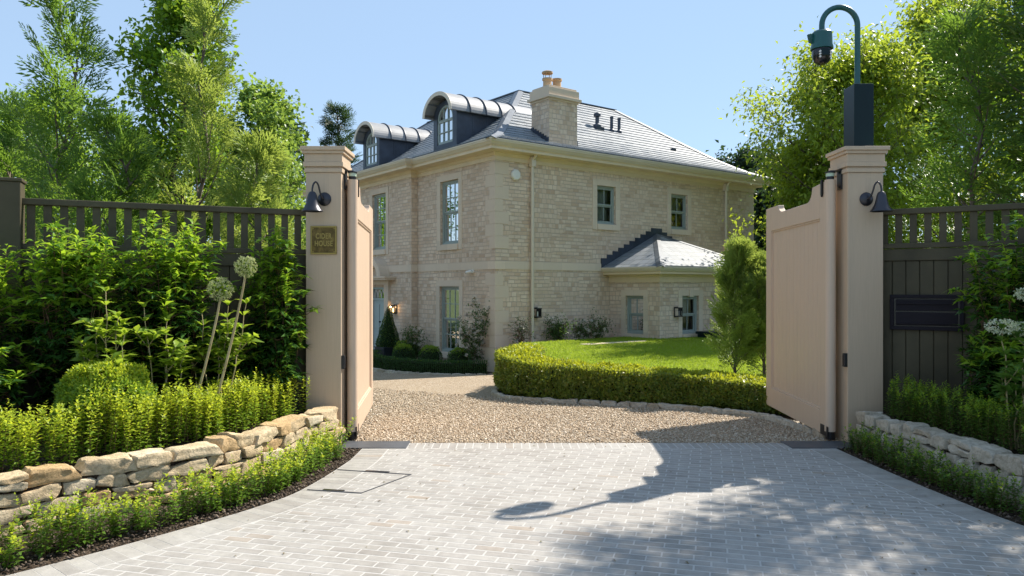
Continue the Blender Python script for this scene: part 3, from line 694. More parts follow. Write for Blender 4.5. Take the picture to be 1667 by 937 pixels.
def gate(hx, hy, ang, L, side, label):
    """leaf in local axes: u along the leaf (0 at the hinge), w towards the drive"""
    o = empty('gate_leaf', (hx, hy, 0), label, 'gate', rz=ang, group='open pair of driveway gates')
    Z0 = .035; zt = 2.565; zl = 2.40; zh = 2.49; T = .035
    zt2 = 2.545; top = [(.0, zt), (.42, zt2)]
    for k in range(1, 11): a = k / 10 * math.pi / 2; top.append((.4205 + .17 * (1 - math.cos(a)), zt2 - (zt2 - zl) * math.sin(a)))
    top += [(L - .64, zl)]
    for k in range(1, 11): a = k / 10 * math.pi / 2; top.append((L - .64 + .16 * math.sin(a), zl + (zh - zl) * (1 - math.cos(a))))
    top += [(L, zh)]
    def topz(u): return float(np.interp(u, [t[0] for t in top], [t[1] for t in top]))
    SW = .20
    def P(u, w_, z): return (u, w_ * side, z)
    m = MB()                                            # outer frame: stiles and rails, one outline with a panel opening
    def pr(poly, w0, w1): m.prism([P(u, 0, z) for u, z in poly], (0, w0 * side, 0), (0, w1 * side, 0))
    pr([(.02, Z0), (SW, Z0), (SW, topz(SW)), (.02, topz(.02))], -T, T)
    pr([(L - SW, Z0), (L, Z0), (L, topz(L)), (L - SW, topz(L - SW))], -T, T)
    us = np.linspace(SW, L - SW, 90)
    rail = lambda u: 2.20
    pr([(u, topz(u)) for u in us] + [(u, rail(u)) for u in us[::-1]], -T, T - .0005)
    pr([(SW, Z0), (L - SW, Z0), (L - SW, .27), (SW, .27)], -T, T - .0005)
    m.build('frame', M['gate'], o, bevel=.006)
    m = MB(); nb = 13                                   # tongue-and-groove boarding
    for k in range(nb):
        a, b = SW + .012 + (L - 2 * SW - .024) * k / nb, SW + .012 + (L - 2 * SW - .024) * (k + 1) / nb
        m.prism([P(u, 0, z) for u, z in ((a + .0015, .28), (b - .0015, .28), (b - .0015, 2.19), (a + .0015, 2.19))], (0, -.02 * side, 0), (0, .012 * side, 0))
    m.build('board_panel', M['gate'], o, bevel=.004)
    m = MB()                                            # bead round the panel
    for a, b in (((SW, .27), (SW + .018, 2.20)), ((L - SW - .018, .27), (L - SW, 2.20)), ((SW + .018, .27), (L - SW - .018, .288)), ((SW + .018, 2.182), (L - SW - .018, 2.20))):
        m.prism([P(u, 0, z) for u, z in ((a[0], a[1]), (b[0], a[1]), (b[0], b[1]), (a[0], b[1]))], (0, -.021 * side, 0), (0, .025 * side, 0))
    m.build('bead', M['gate'], o, bevel=.005)
    m = MB(); m.tube([P(.02, 0, Z0 + .05), P(.02, 0, zt + .004)], .052, 20); m.build('hinge_stile', M['gate'], o, smooth=True)
    if True:                                            # second bead stop on the closing edge
        m = MB(); m.prism([P(u, 0, z) for u, z in ((L, Z0), (L + .03, Z0), (L + .03, zh - .03), (L, zh - .03))], (0, -.03 * side, 0), (0, .012 * side, 0)); m.build('closing_strip', M['gate'], o, bevel=.004)
    m = MB(); m.tube([P(.02, 0, zt + .004), P(.02, 0, zt + .035)], .036, 18); m.tube([P(.02, 0, zt + .07), P(.02, 0, zt + .082)], .048, 18)
    m.box((-.02, -.012 - .09 if side > 0 else -.012, zt + .0835), (.055, .012 if side > 0 else .012 + .09, zt + .093)); m.build('hinge_bracket', M['iron'], o, smooth=True)
    m = MB(); m.tube([P(.02, 0, zt + .036), P(.02, 0, zt + .069)], .04, 18); m.build('roller', M['rubber'], o, smooth=True)
    m = MB(); m.prism([P(u, 0, z) for u, z in ((.10, zt + .02), (.135, zt + .005), (.135, zt - .13), (.12, zt - .155), (.10, zt - .13))], (0, (T + .0006) * side, 0), (0, (T + .02) * side, 0)); m.build('hinge_strap', M['iron'], o, bevel=.003)
    m = MB(); m.tube([P(.02, 0, .006), P(.02, 0, Z0 + .05)], .046, 18); m.box(P(-.03, T + .001, Z0 + .0), P(.16, T + .012, Z0 + .10)) if side > 0 else m.box((-.03, -T - .012, Z0), (.16, -T - .001, Z0 + .10)); m.build('bottom_shoe', M['iron'], o, bevel=.003)
    return o
# leaf direction: u along the leaf
def leaf_ang(a, b): return math.atan2(b[1] - a[1], b[0] - a[0])
gate(-1.575, 7.33, leaf_ang((-1.575, 7.33), (-1.785, 9.35)), 2.03, -1, 'open sunlit gate leaf seen nearly edge on beside the nameplate pillar')
gate(3.145, 7.33, leaf_ang((3.145, 7.33), (3.235, 9.36)), 2.03, 1, 'open gate leaf with its boarded face in shade, hung on the camera post pillar')
m = MB()
for x, sx in ((PLX[1], 1), (PRX[0], -1)):
    o = tag(link(bpy.data.objects.new('hinge_plate', None)), 'black iron hinge plate on the nameplate pillar' if sx > 0 else 'black iron hinge plate on the camera post pillar', 'hinge')
    o.location = (x, 7.36, 2.56)
    m = MB(); m.box((min(0.0005, sx * .014), -.05, -.09), (max(.0005, sx * .014) if sx > 0 else -.0005, .05, .11)); m.build('plate', M['iron'], o, bevel=.003)
    for zz in (-.06, .08):
        m = MB(); m.tube([(sx * .014, 0, zz), (sx * .022, 0, zz)], .012, 10); m.build('bolt', M['bell'], o)

# CCTV post on the right pillar
o = empty('security_camera', (3.44, 7.38, 2.868), 'dark green dome security camera hanging from a crook pole on a pillar', 'security camera')
m = MB(); m.box((-.095, -.12, 0), (.095, .12, .63)); m.build('post_box', M['postbox'], o, bevel=.006)
m = MB(); m.lathe([(.045, .63), (.045, .645), (.03, .65)], (-.01, 0, 0), 20); m.build('collar', M['iron'], o, smooth=True)
pts = [(-.01, 0, .645), (-.01, 0, 1.0), (-.01, 0, 1.24)]
for k in range(1, 17):
    a = k / 16 * math.pi; pts.append((-.01 - .177 + .177 * math.cos(a), 0, 1.24 + .18 * math.sin(a)))
pts += [(-.364, 0, 1.17)]
m = MB(); m.tube(pts, .027, 14); m.build('crook_pole', M['teal'], o, smooth=True)
cx_ = -.364
m = MB(); m.lathe([(.03, 1.185), (.08, 1.178), (.096, 1.16), (.100, 1.045), (.108, 1.02), (.108, 1.0), (.095, .998), (.085, 1.02)], (cx_, 0, 0), 28); m.build('camera_hood', M['teal'], o, smooth=True)
m = MB(); m.prism([(cx_ - .095, -.01, 1.15), (cx_ - .15, -.02, 1.14), (cx_ - .125, 0, 1.07), (cx_ - .095, 0, 1.06)], (0, -.015, 0), (0, .015, 0)); m.build('rear_fin', M['teal'], o)
m = MB(); m.lathe([(.09, 1.003), (.093, .97), (.088, .92), (.07, .875), (.04, .852), (0, .847)], (cx_, 0, 0), 28); m.build('dome', M['camblack'], o, smooth=True)
m = MB(); m.box((cx_ - .045, -.096, .915), (cx_ + .045, -.083, .985)); m.build('lens_panel', M['postbox'], o, bevel=.01)
m = MB()
for sx in (-1, 1):
    for k in range(3): m.tube([(cx_ + sx * .052, -.080, .905 + k * .026), (cx_ + sx * .052, -.094, .905 + k * .026)], .010, 10)
m.build('led_ring', M['led'], o)

# ================================================================== FENCES
def fence(p0, p1, ztop, zmid, z0, label, slat_w=.062, slat_gap=.062, taper=0.0):
    p0, p1 = Vector(p0), Vector(p1); d = p1 - p0; L = d.length
    o = empty('garden_fence', (p0.x, p0.y, 0), label, 'fence', rz=math.atan2(d.y, d.x))
    m = MB(); m.box((0, -.045, ztop - .055), (L, .045, ztop)); m.build('top_rail', M['fence'], o, bevel=.006)
    m = MB(); x = .05
    while x < L - .05: m.box((x, -.014, zmid), (x + slat_w, .014, ztop - .055)); x += slat_w + slat_gap
    m.build('trellis_slat', M['fence'], o, bevel=.003)
    m = MB(); m.box((0, -.04, zmid - .05), (L, .04, zmid)); m.box((0, -.028, zmid - .17), (L, .028, zmid - .055)); m.build('middle_rail', M['fence'], o, bevel=.005)
    m = MB(); x = .03; bw = .118
    while x < L - .02: m.box((x + .003, -.012, z0), (min(x + bw, L) - .003, .012, zmid - .172)); x += bw
    m.build('board_panel', M['fence'], o, bevel=.004)
    m = MB(); m.box((0, .0125, z0 - .2), (L, .0205, zmid - .06)); m.build('backing_board', M['fence'], o)
    m = MB(); m.box((0, .021, z0 + .1), (L, .04, z0 + .2)); m.build('bottom_rail', M['fence'], o)
    return o
def post(p, z, wd, label, rz):
    o = empty('fence_post', (p[0], p[1], 0), label, 'fence post', rz=rz)
    m = MB(); m.box((-wd / 2, -wd / 2, -.1), (wd / 2, wd / 2, z)); m.build('shaft', M['fence'], o, bevel=.008)
    m = MB(); m.box((-wd / 2 - .012, -wd / 2 - .012, z + .0005), (wd / 2 + .012, wd / 2 + .012, z + .03)); m.build('post_cap', M['fence'], o, bevel=.006)
aL = math.atan2(.95, 2.12)
fence((-4.22, 6.373), (-2.0, 7.37), 2.27, 1.88, .25, 'dark olive trellis topped fence behind the laurels left of the gate')
post((-4.29, 6.34), 2.40, .2, 'thick dark olive fence post at the left edge behind the laurel', aL)
fence((-6.4, 5.4), (-4.38, 6.30), 2.37, 1.95, .25, 'dark olive fence panel beyond the thick post at the left edge')
fence((3.60, 7.36), (4.72, 6.69), 2.27, 1.935, .25, 'dark olive trellis topped fence holding the black letterbox')
post((4.78, 6.66), 2.30, .1, 'dark olive fence post behind the laurel right of the letterbox', math.atan2(-.67, 1.12))
fence((4.84, 6.62), (7.2, 5.2), 2.27, 1.935, .25, 'dark olive fence panel hidden behind the laurel beyond the letterbox')
# letterbox set in the right fence
fd = Vector((1.12, -.67, 0)).normalized(); fa = math.atan2(fd.y, fd.x)
k = 1.18 * .0 + .40
lp = Vector((3.60, 7.36, 0)) + fd * .44
o = empty('letterbox', (lp.x, lp.y, 1.265), 'black metal letterbox with two flaps set into the olive fence boards', 'letterbox', rz=fa)
m = MB()
for a, b in (((-.31, -.05, .135), (.31, -.013, .17)), ((-.31, -.05, -.17), (.31, -.013, -.135)), ((-.31, -.05, -.1345), (-.275, -.013, .1345)), ((.275, -.05, -.1345), (.31, -.013, .1345))): m.box(a, b)
m.build('frame', M['letterbox'], o, bevel=.004)
m = MB(); m.box((-.2745, -.03, -.1345), (.2745, -.014, .1345)); m.build('back_panel', M['camblack'], o)
m = MB(); m.box((-.26, -.044, .015), (.26, -.031, .125)); m.box((-.25, -.056, .078), (.25, -.0445, .092)); m.build('post_flap', M['letterbox'], o, bevel=.003)
m = MB(); m.box((-.26, -.044, -.125), (.26, -.031, .002)); m.box((-.25, -.056, -.112), (.25, -.0445, -.098)); m.build('access_door', M['letterbox'], o, bevel=.003)
# ================================================================== HOUSE  (local x along the side wall, y along the door front)
HZ = -0.62; HA = math.atan2(.602, .798); HC = Vector((-.42, 18.5, 0))
house = empty('stone_house', HC, 'two storey pale limestone house with slate hipped roof and lead dormers', 'house', rz=HA)
def hw(x, y, z=0.0):
    c, s_ = math.cos(HA), math.sin(HA); return Vector((HC.x + c * x - s_ * y, HC.y + s_ * x + c * y, z))
W, D = 12.0, 10.67
def fx(y): return -.2 if 3.86 < y < 8.14 else 0.0
# faces: (kind, plane) -> maps (u, out, z) to house axes
def face_front(pl): return lambda u, o_, z: (pl - o_, u, z)
def face_side(pl): return lambda u, o_, z: (u, pl - o_, z)
def wall_cells(m, mp, u0, u1, z0, z1, holes):
    us = sorted({u0, u1, *[h[0] for h in holes], *[h[1] for h in holes]}); zs = sorted({z0, z1, *[h[2] for h in holes], *[h[3] for h in holes]})
    for i in range(len(us) - 1):
        for j in range(len(zs) - 1):
            a, b, c, d = us[i], us[i + 1], zs[j], zs[j + 1]; uc, zc = (a + b) / 2, (c + d) / 2
            if any(h[0] < uc < h[1] and h[2] < zc < h[3] for h in holes): continue
            m.add([mp(a, 0, c), mp(b, 0, c), mp(b, 0, d), mp(a, 0, d)], [(0, 1, 2, 3)])
    for h in holes:                                     # reveals
        a, b, c, d = h[:4]; r = -.16
        for (p, q) in (((a, c), (a, d)), ((a, d), (b, d)), ((b, d), (b, c)), ((b, c), (a, c))):
            m.add([mp(p[0], 0, p[1]), mp(q[0], 0, q[1]), mp(q[0], r, q[1]), mp(p[0], r, p[1])], [(0, 1, 2, 3)])
ZT = 4.74; ZB = -.95
# windows: (face, u0, u1, z0, z1, columns, rows per sash, surround, blind)
FW = [('f0', 1.66, 2.58, 2.69, 4.42, 3, 2), ('f0', 1.62, 2.62, -.25, 1.54, 3, 2),
      ('fc', 5.42, 6.34, 2.69, 4.42, 3, 2), ('f0', 9.42, 10.34, 2.69, 4.42, 3, 2), ('f0', 9.4, 10.4, -.25, 1.54, 3, 2)]
SW_ = [('s', 3.47, 4.19, 3.28, 4.35, 2, 1), ('s', 6.53, 7.29, 3.28, 4.35, 2, 1)]
DOOR = (5.42, 6.42, HZ, 1.52)
mf, mc, ms_ = face_front(0.0), face_front(-.2), face_side(0.0)
m = MB()
wall_cells(m, mf, 0, 3.86, ZB, ZT, [w_[1:5] for w_ in FW[:2]])
wall_cells(m, mc, 3.86, 8.14, ZB, ZT, [FW[2][1:5], DOOR])
wall_cells(m, mf, 8.14, W, ZB, ZT, [w_[1:5] for w_ in FW[3:]])
for y in (3.86, 8.14): m.add([(0, y, ZB), (-.2, y, ZB), (-.2, y, ZT), (0, y, ZT)], [(0, 1, 2, 3)])
wall_cells(m, ms_, 0, D, ZB, ZT, [w_[1:5] for w_ in SW_])
m.add([(D, 0, ZB), (D, W, ZB), (D, W, ZT), (D, 0, ZT)], [(0, 1, 2, 3)]); m.add([(0, W, ZB), (D, W, ZB), (D, W, ZT), (0, W, ZT)], [(0, 1, 2, 3)])
def mesh_only(m, name, mat, parent):
    me = bpy.data.meshes.new(name); me.from_pydata(m.v, [], m.f); me.update(); me.materials.append(mat); return link(bpy.data.objects.new(name, me), parent)
mesh_only(m, 'wall', M['rubble'], house)
m = MB()                                               # floors and partitions inside, so rooms are dark
m.box((.3, .3, 1.85), (D - .3, W - .3, 2.1)); m.box((.3, .3, -.95), (D - .3, W - .3, -.7)); m.box((3.2, .3, -.69), (3.3, W - .3, 4.7)); m.box((.3, 4.2, -.69), (3.19, 4.3, 4.7)); m.box((3.31, 3, -.69), (D - .3, 3.1, 4.7)); m.box((.3, .3, 4.72), (D - .3, W - .3, 4.76))
m.build('inner_floor', M['room'], house)

def window(mp, u0, u1, z0, z1, cols, rows, sur=.17, parent=house, sill=True, blind=None, key=False, flat=False):
    fr = MB()
    def bx(mb, a0, a1, o0, o1, c0, c1):
        pts = [mp(a0, o0, c0), mp(a1, o0, c0), mp(a1, o1, c0), mp(a0, o1, c0), mp(a0, o0, c1), mp(a1, o0, c1), mp(a1, o1, c1), mp(a0, o1, c1)]
        mb.add(pts, [(0, 3, 2, 1), (4, 5, 6, 7), (0, 1, 5, 4), (1, 2, 6, 5), (2, 3, 7, 6), (3, 0, 4, 7)])
    t = .055; zm = (z0 + z1) / 2
    bx(fr, u0, u0 + t, -.155, -.06, z0, z1); bx(fr, u1 - t, u1, -.155, -.06, z0, z1); bx(fr, u0 + t, u1 - t, -.155, -.06, z1 - t, z1); bx(fr, u0 + t, u1 - t, -.155, -.045, z0, z0 + .06)
    win = fr.build('window', M['sash'], parent, bevel=.004)
    sb = MB(); a, b = u0 + t, u1 - t
    for (c, d, off) in ((zm, z1 - t, -.10), (z0 + .06, zm + .0, -.125)):
        rt = .04
        bx(sb, a, a + rt, off - .02, off + .018, c, d); bx(sb, b - rt, b, off - .02, off + .018, c, d); bx(sb, a + rt, b - rt, off - .02, off + .018, d - rt, d); bx(sb, a + rt, b - rt, off - .02, off + .018, c, c + rt)
        for k in range(1, cols): uu = a + rt + (b - a - 2 * rt) * k / cols; bx(sb, uu - .011, uu + .011, off - .012, off + .014, c + rt, d - rt)
        for k in range(1, rows): zz = c + rt + (d - c - 2 * rt) * k / rows; bx(sb, a + rt, b - rt, off - .0125, off + .0135, zz - .011, zz + .011)
    sb.build('sash', M['sash'], win)
    for (c, d, off) in ((zm + .04, z1 - t - .04, -.10), (z0 + .1, zm - .04, -.125)):
        g = MB(); g.add([mp(a + .03, off, c - .01), mp(b - .03, off, c - .01), mp(b - .03, off, d + .01), mp(a + .03, off, d + .01)], [(0, 1, 2, 3)]); mesh_only(g, 'pane', M['glass'], win)
    if blind:
        g = MB(); bx(g, u0 - .05, u1 + .05, -.30, -.29, z1 - (z1 - z0) * blind, z1 + .05); g.build('blind', M['blind'], win)
    if sur:
        s_ = MB(); o0, o1 = .0005, .022
        bx(s_, u0 - sur, u0 - .001, -.05, o1, z0 - .16, z1 + sur); bx(s_, u1 + .001, u1 + sur, -.05, o1, z0 - .16, z1 + sur)
        bx(s_, u0 - .0005, u1 + .0005, -.05, o1, z1 + .001, z1 + sur); bx(s_, u0 - .0005, u1 + .0005, -.05, o1 + .03, z0 - .16, z0 - .001)
        if key: bx(s_, (u0 + u1) / 2 - .08, (u0 + u1) / 2 + .08, -.04, o1 + .03, z1 - .03, z1 + sur + .0015)
        s_.build('surround', M['ashlar'], win, bevel=.004)
    return win
for i, w_ in enumerate(FW): window(mc if w_[0] == 'fc' else mf, *w_[1:], blind=.12 if i != 1 else None)
window(ms_, *SW_[0][1:], blind=.95); window(ms_, *SW_[1][1:], blind=.52)
# door, fanlight, hood
y0, y1 = DOOR[0], DOOR[1]; xw = -.2
m = MB(); m.box((xw + .06, y0 + .05, HZ), (xw + .12, y1 - .05, 1.12)); door = m.build('door', M['doorpaint'], house, bevel=.003)
m = MB()
for a, b, c, d in ((y0 + .14, (y0 + y1) / 2 - .05, -.5, .1), ((y0 + y1) / 2 + .05, y1 - .14, -.5, .1), (y0 + .14, (y0 + y1) / 2 - .05, .24, 1.0), ((y0 + y1) / 2 + .05, y1 - .14, .24, 1.0)):
    m.box((xw + .045, a, c), (xw + .0595, b, d))
m.build('raised_panel', M['doorpaint'], door, bevel=.01)
m = MB(); m.tube([(xw + .058, y0 + .14, .2), (xw + .0, y0 + .14, .2)], .025, 12); m.tube([(xw + .058, y0 + .5, .45), (xw + .02, y0 + .5, .45)], .03, 12); m.build('handle', M['iron'], door, smooth=True)
m = MB(); m.box((xw + .03, y0, HZ), (xw + .14, y0 + .05, 1.52)); m.box((xw + .03, y1 - .05, HZ), (xw + .14, y1, 1.52)); m.box((xw + .03, y0 + .0505, 1.12), (xw + .14, y1 - .0505, 1.18)); m.box((xw + .03, y0 + .0505, 1.47), (xw + .14, y1 - .0505, 1.52)); m.build('door_frame', M['doorpaint'], house, bevel=.003)
m = MB(); m.add([(xw + .10, y0 + .04, 1.17), (xw + .10, y1 - .04, 1.17), (xw + .10, y1 - .04, 1.48), (xw + .10, y0 + .04, 1.48)], [(0, 1, 2, 3)]); fan = mesh_only(m, 'fanlight', M['glass'], house)
m = MB()
for k in range(5):
    c = y0 + .05 + (y1 - y0 - .1) * (k + .0) / 4
    for sg in (-1, 1):
        pts = [(xw + .09, c + sg * (.225 - .225 * math.cos(t_ * math.pi / 2)), 1.18 + .29 * math.sin(t_ * math.pi / 2)) for t_ in np.linspace(0, 1, 7)]
        pts = [p for p in pts if y0 + .04 < p[1] < y1 - .04]
        if len(pts) > 2: m.tube(pts, .012, 6)
m.build('tracery', M['white'], fan)
m = MB()
for a in (y0 - .26, y1 + .001): m.box((xw - .08, a, HZ), (xw - .0005, a + .26, 1.60))
m.box((xw - .10, y0 - .32, 1.6005), (xw - .0005, y1 + .32, 1.74))
m.box((xw - .34, y0 - .60, 1.741), (xw - .0005, y1 + .60, 1.80)); m.box((xw - .38, y0 - .64, 1.8005), (xw - .0005, y1 + .64, 1.85))
yc = (y0 + y1) / 2; ro, ri = .74, .52
arc = lambda r, n=20: [(xw, yc + r * math.cos(math.pi * k / n), 1.852 + r * .78 * math.sin(math.pi * k / n)) for k in range(n + 1)]
m.prism(arc(ri)[:], (-.03, 0, 0), (-.0006, 0, 0))
for o_, i_, dep in ((ro, ri, .34), (ri - .001, ri - .09, .16)):
    A_, B_ = arc(o_), arc(i_)
    for k in range(20):
        m.prism([A_[k], A_[k + 1], B_[k + 1], B_[k]], (-dep, 0, 0), (-.0007, 0, 0))
m.build('door_hood', M['ashlar'], house)
# string course, quoins, plinth
def ring_path(off, y_in=True):
    o = off; return [(-o, -o), (-o, 3.86 - o), (-.2 - o, 3.86 - o), (-.2 - o, 8.14 + o), (-o, 8.14 + o), (-o, W + o), (D + o, W + o), (D + o, -o)]
def band(prof, name, mat, close=True, smooth=False):
    m = MB(); n = 8; rings = [[(x, y, z) for x, y in ring_path(o)] for o, z in prof]
    vs = [p for r in rings for p in r]; fs = []
    for j in range(len(prof) - 1):
        for i in range(n): fs.append((j * n + i, j * n + (i + 1) % n, (j + 1) * n + (i + 1) % n, (j + 1) * n + i))
    if close:
        j = len(prof) - 1
        for i in range(n): fs.append((j * n + i, j * n + (i + 1) % n, (i + 1) % n, i))
    m.add(vs, fs); return m.build(name, mat, house)
band([(-.02, 1.97), (.018, 1.97), (.018, 2.18), (-.02, 2.18)], 'string_course', M['ashlar'])
for cid in range(3):
    m = MB(); z = HZ - .3; k = 0
    while z < 4.70:
        hq = .31 - .008; a, b = (.42, .24) if k % 2 else (.24, .42); zt = min(z + hq, 4.70)
        if not (z < 2.2 and zt > 1.95):
            if cid == 0: m.box((-.008, -.008, z), (a, .012, zt)); m.box((-.008, .0121, z), (.012, b, zt))
            elif cid == 1: m.box((-.008, W - b, z), (.012, W + .008, zt))
            else: m.box((D - a, -.008, z), (D + .008, .012, zt))
        z += .31; k += 1
    m.build('quoin', M['trimstone'], house, bevel=.005)
band([(-.02, 4.70), (.03, 4.70), (.03, 4.735), (.022, 4.735), (.022, 4.80), (.05, 4.82), (.075, 4.86), (.09, 4.865), (.09, 4.885), (.36, 4.90), (.36, 4.97), (.38, 4.975), (.38, 5.0), (.02, 5.0)], 'cornice', M['cream'])
band([(.3805, 4.992), (.40, 4.995), (.425, 5.03), (.455, 5.06), (.465, 5.10), (.475, 5.105), (.475, 5.135), (.455, 5.135), (.445, 5.06), (.3805, 5.02)], 'gutter', M['gutter'])
# roof
PR = [(-.455, 5.13), (-.2, 5.225), (.1, 5.35), (.43, 5.53), (.86, 5.80), (1.6, 6.34), (2.4, 6.95), (3.26, 7.60)]
def roof_ring(s_, z, first):
    if first: return [(x, y, z) for x, y in ring_path(-s_)]
    return [(s_, s_, z), (s_, 3.86, z), (s_, 3.9, z), (s_, 8.1, z), (s_, 8.14, z), (s_, W - s_, z), (D - s_, W - s_, z), (D - s_, s_, z)]
ps = [p_[0] for p_ in PR]; pz = [p_[1] for p_ in PR]; SA = []
nc = 22; cs_ = [-.455 + (3.26 + .455) * k / nc for k in range(nc + 1)]
for k in range(nc):
    a_, b_ = cs_[k], cs_[k + 1]; SA += [(a_, float(np.interp(a_, ps, pz)) + .024), (b_, float(np.interp(b_, ps, pz)) + .003)]
PR0 = PR; PS = SA
rings = [roof_ring(s_, z, i < 2) for i, (s_, z) in enumerate(PS)]; n = 8; m = MB(); vs = [p for r in rings for p in r]; fs = []
for j in range(len(PS) - 1):
    for i in range(n): fs.append((j * n + i, j * n + (i + 1) % n, (j + 1) * n + (i + 1) % n, (j + 1) * n + i))
fs.append(tuple((len(PS) - 1) * n + i for i in range(n))); m.add(vs, fs)
roof = m.build('roof', M['slate'], house)
def rz_(s_): return float(np.interp(s_, [p[0] for p in PR], [p[1] for p in PR]))
for sx, sy, cx0, cy0 in ((1, 1, 0, 0), (1, -1, 0, W), (-1, 1, D, 0), (-1, -1, D, W)):
    hip = MB(); pts = [Vector((cx0 + sx * s_, cy0 + sy * s_, z + .034)) for s_, z in PR]
    for a, b in zip(pts[:-1], pts[1:]):
        d = b - a; sd = Vector((0, 0, 1)).cross(d).normalized()
        for sg in (-1, 1):
            e = sd * sg * .14; dn = Vector((0, 0, -.075)); q = [a, b, b + e + dn, a + e + dn]
            hip.add(q + [p + Vector((0, 0, .012)) for p in q], [(0, 1, 2, 3), (4, 5, 6, 7), (0, 1, 5, 4), (2, 3, 7, 6), (1, 2, 6, 5), (3, 0, 4, 7)])
    hip.build('hip_flashing', M['lead'], roof)
s3, z3 = PR[-1]; hip = MB()
hip.box((s3 - .05, s3 - .05, z3 + .002), (D - s3 + .05, s3 + .06, z3 + .035)); hip.box((s3 - .05, s3 + .0605, z3 + .002), (s3 + .06, W - s3 + .05, z3 + .035))
hip.build('ridge_flashing', M['lead'], roof)
# roof vents on the side slope
def on_side(x, s_): return Vector((x, s_, rz_(s_)))
m = MB(); c = on_side(5.15, 1.75); m.lathe([(.13, -.1), (.13, .08), (.06, .14), (.06, .34), (.11, .35), (.11, .43), (.07, .47), (0, .48)], c, 16); m.box((c.x - .15, c.y - .16, c.z - .10), (c.x + .15, c.y + .1, c.z + .01)); m.build('roof_vent', M['leaddark'], roof, smooth=True)
for xx in (5.72, 6.05):
    m = MB(); c = on_side(xx, 1.70); m.lathe([(.09, -.12), (.085, .04), (.05, .08), (.048, .40), (.058, .40), (.058, .45), (0, .455)], c, 14); m.build('soil_pipe', M['leaddark'], roof, smooth=True)
m = MB(); c = on_side(3.55, 2.35); m.lathe([(.1, -.12), (.1, .1), (.05, .16), (.05, .42), (.1, .43), (.1, .5), (0, .52)], c, 14); m.box((c.x - .2, c.y - .22, c.z - .16), (c.x + .22, c.y + .1, c.z - .03)); m.build('roof_vent', M['leaddark'], roof, smooth=True)
m = MB(); c = on_side(4.7, 2.75); m.box((c.x - .16, c.y - .08, c.z - .04), (c.x + .16, c.y + .06, c.z + .05)); c = on_side(7.9, 1.1); m.box((c.x - .09, c.y - .06, c.z - .03), (c.x + .09, c.y + .05, c.z + .05)); m.build('slate_vent', M['leaddark'], roof)
# chimney
m = MB(); m.box((1.83, .10, 4.9), (2.83, .84, 6.50)); ch = m.build('chimney', M['rubble'], roof)
m = MB(); m.box((1.80, .07, 6.5005), (2.86, .87, 6.55)); m.box((1.74, .01, 6.5505), (2.92, .93, 6.63)); m.box((1.79, .06, 6.6305), (2.87, .88, 6.84)); m.box((1.84, .11, 6.8405), (2.82, .83, 6.90)); m.build('chimney_cap', M['trimstone'], ch, bevel=.008)
for xx, hh in ((2.08, .3), (2.42, .34)):
    m = MB(); m.lathe([(.12, 6.88), (.115, 7.1 + hh - .3), (.14, 7.12 + hh - .3), (.14, 7.17 + hh - .3), (.11, 7.17 + hh - .3), (.10, 7.0)], (xx, .47, 0), 18); m.build('chimney_pot', M['pot'], ch, smooth=True)
m = MB(); m.lathe([(.15, 7.30), (.15, 7.345), (.10, 7.37), (0, 7.375)], (2.08, .47, 0), 18)
for k in range(4): a = k * math.pi / 2 + .4; m.tube([(2.08 + .11 * math.cos(a), .47 + .11 * math.sin(a), 7.15), (2.08 + .12 * math.cos(a), .47 + .12 * math.sin(a), 7.30)], .01, 6)
m.build('cowl', M['pot'], ch)
m = MB(); m.box((1.80, .06, 5.0), (2.86, .0995, 5.30))
for k in range(7): m.box((1.805, .10 + k * .105, 5.25 + k * .052), (1.8295, .205 + k * .105 - .001, 5.50 + k * .06)); m.box((2.8305, .10 + k * .105, 5.25 + k * .052), (2.855, .205 + k * .105 - .001, 5.50 + k * .06))
m.build('lead_flashing', M['leaddark'], ch)
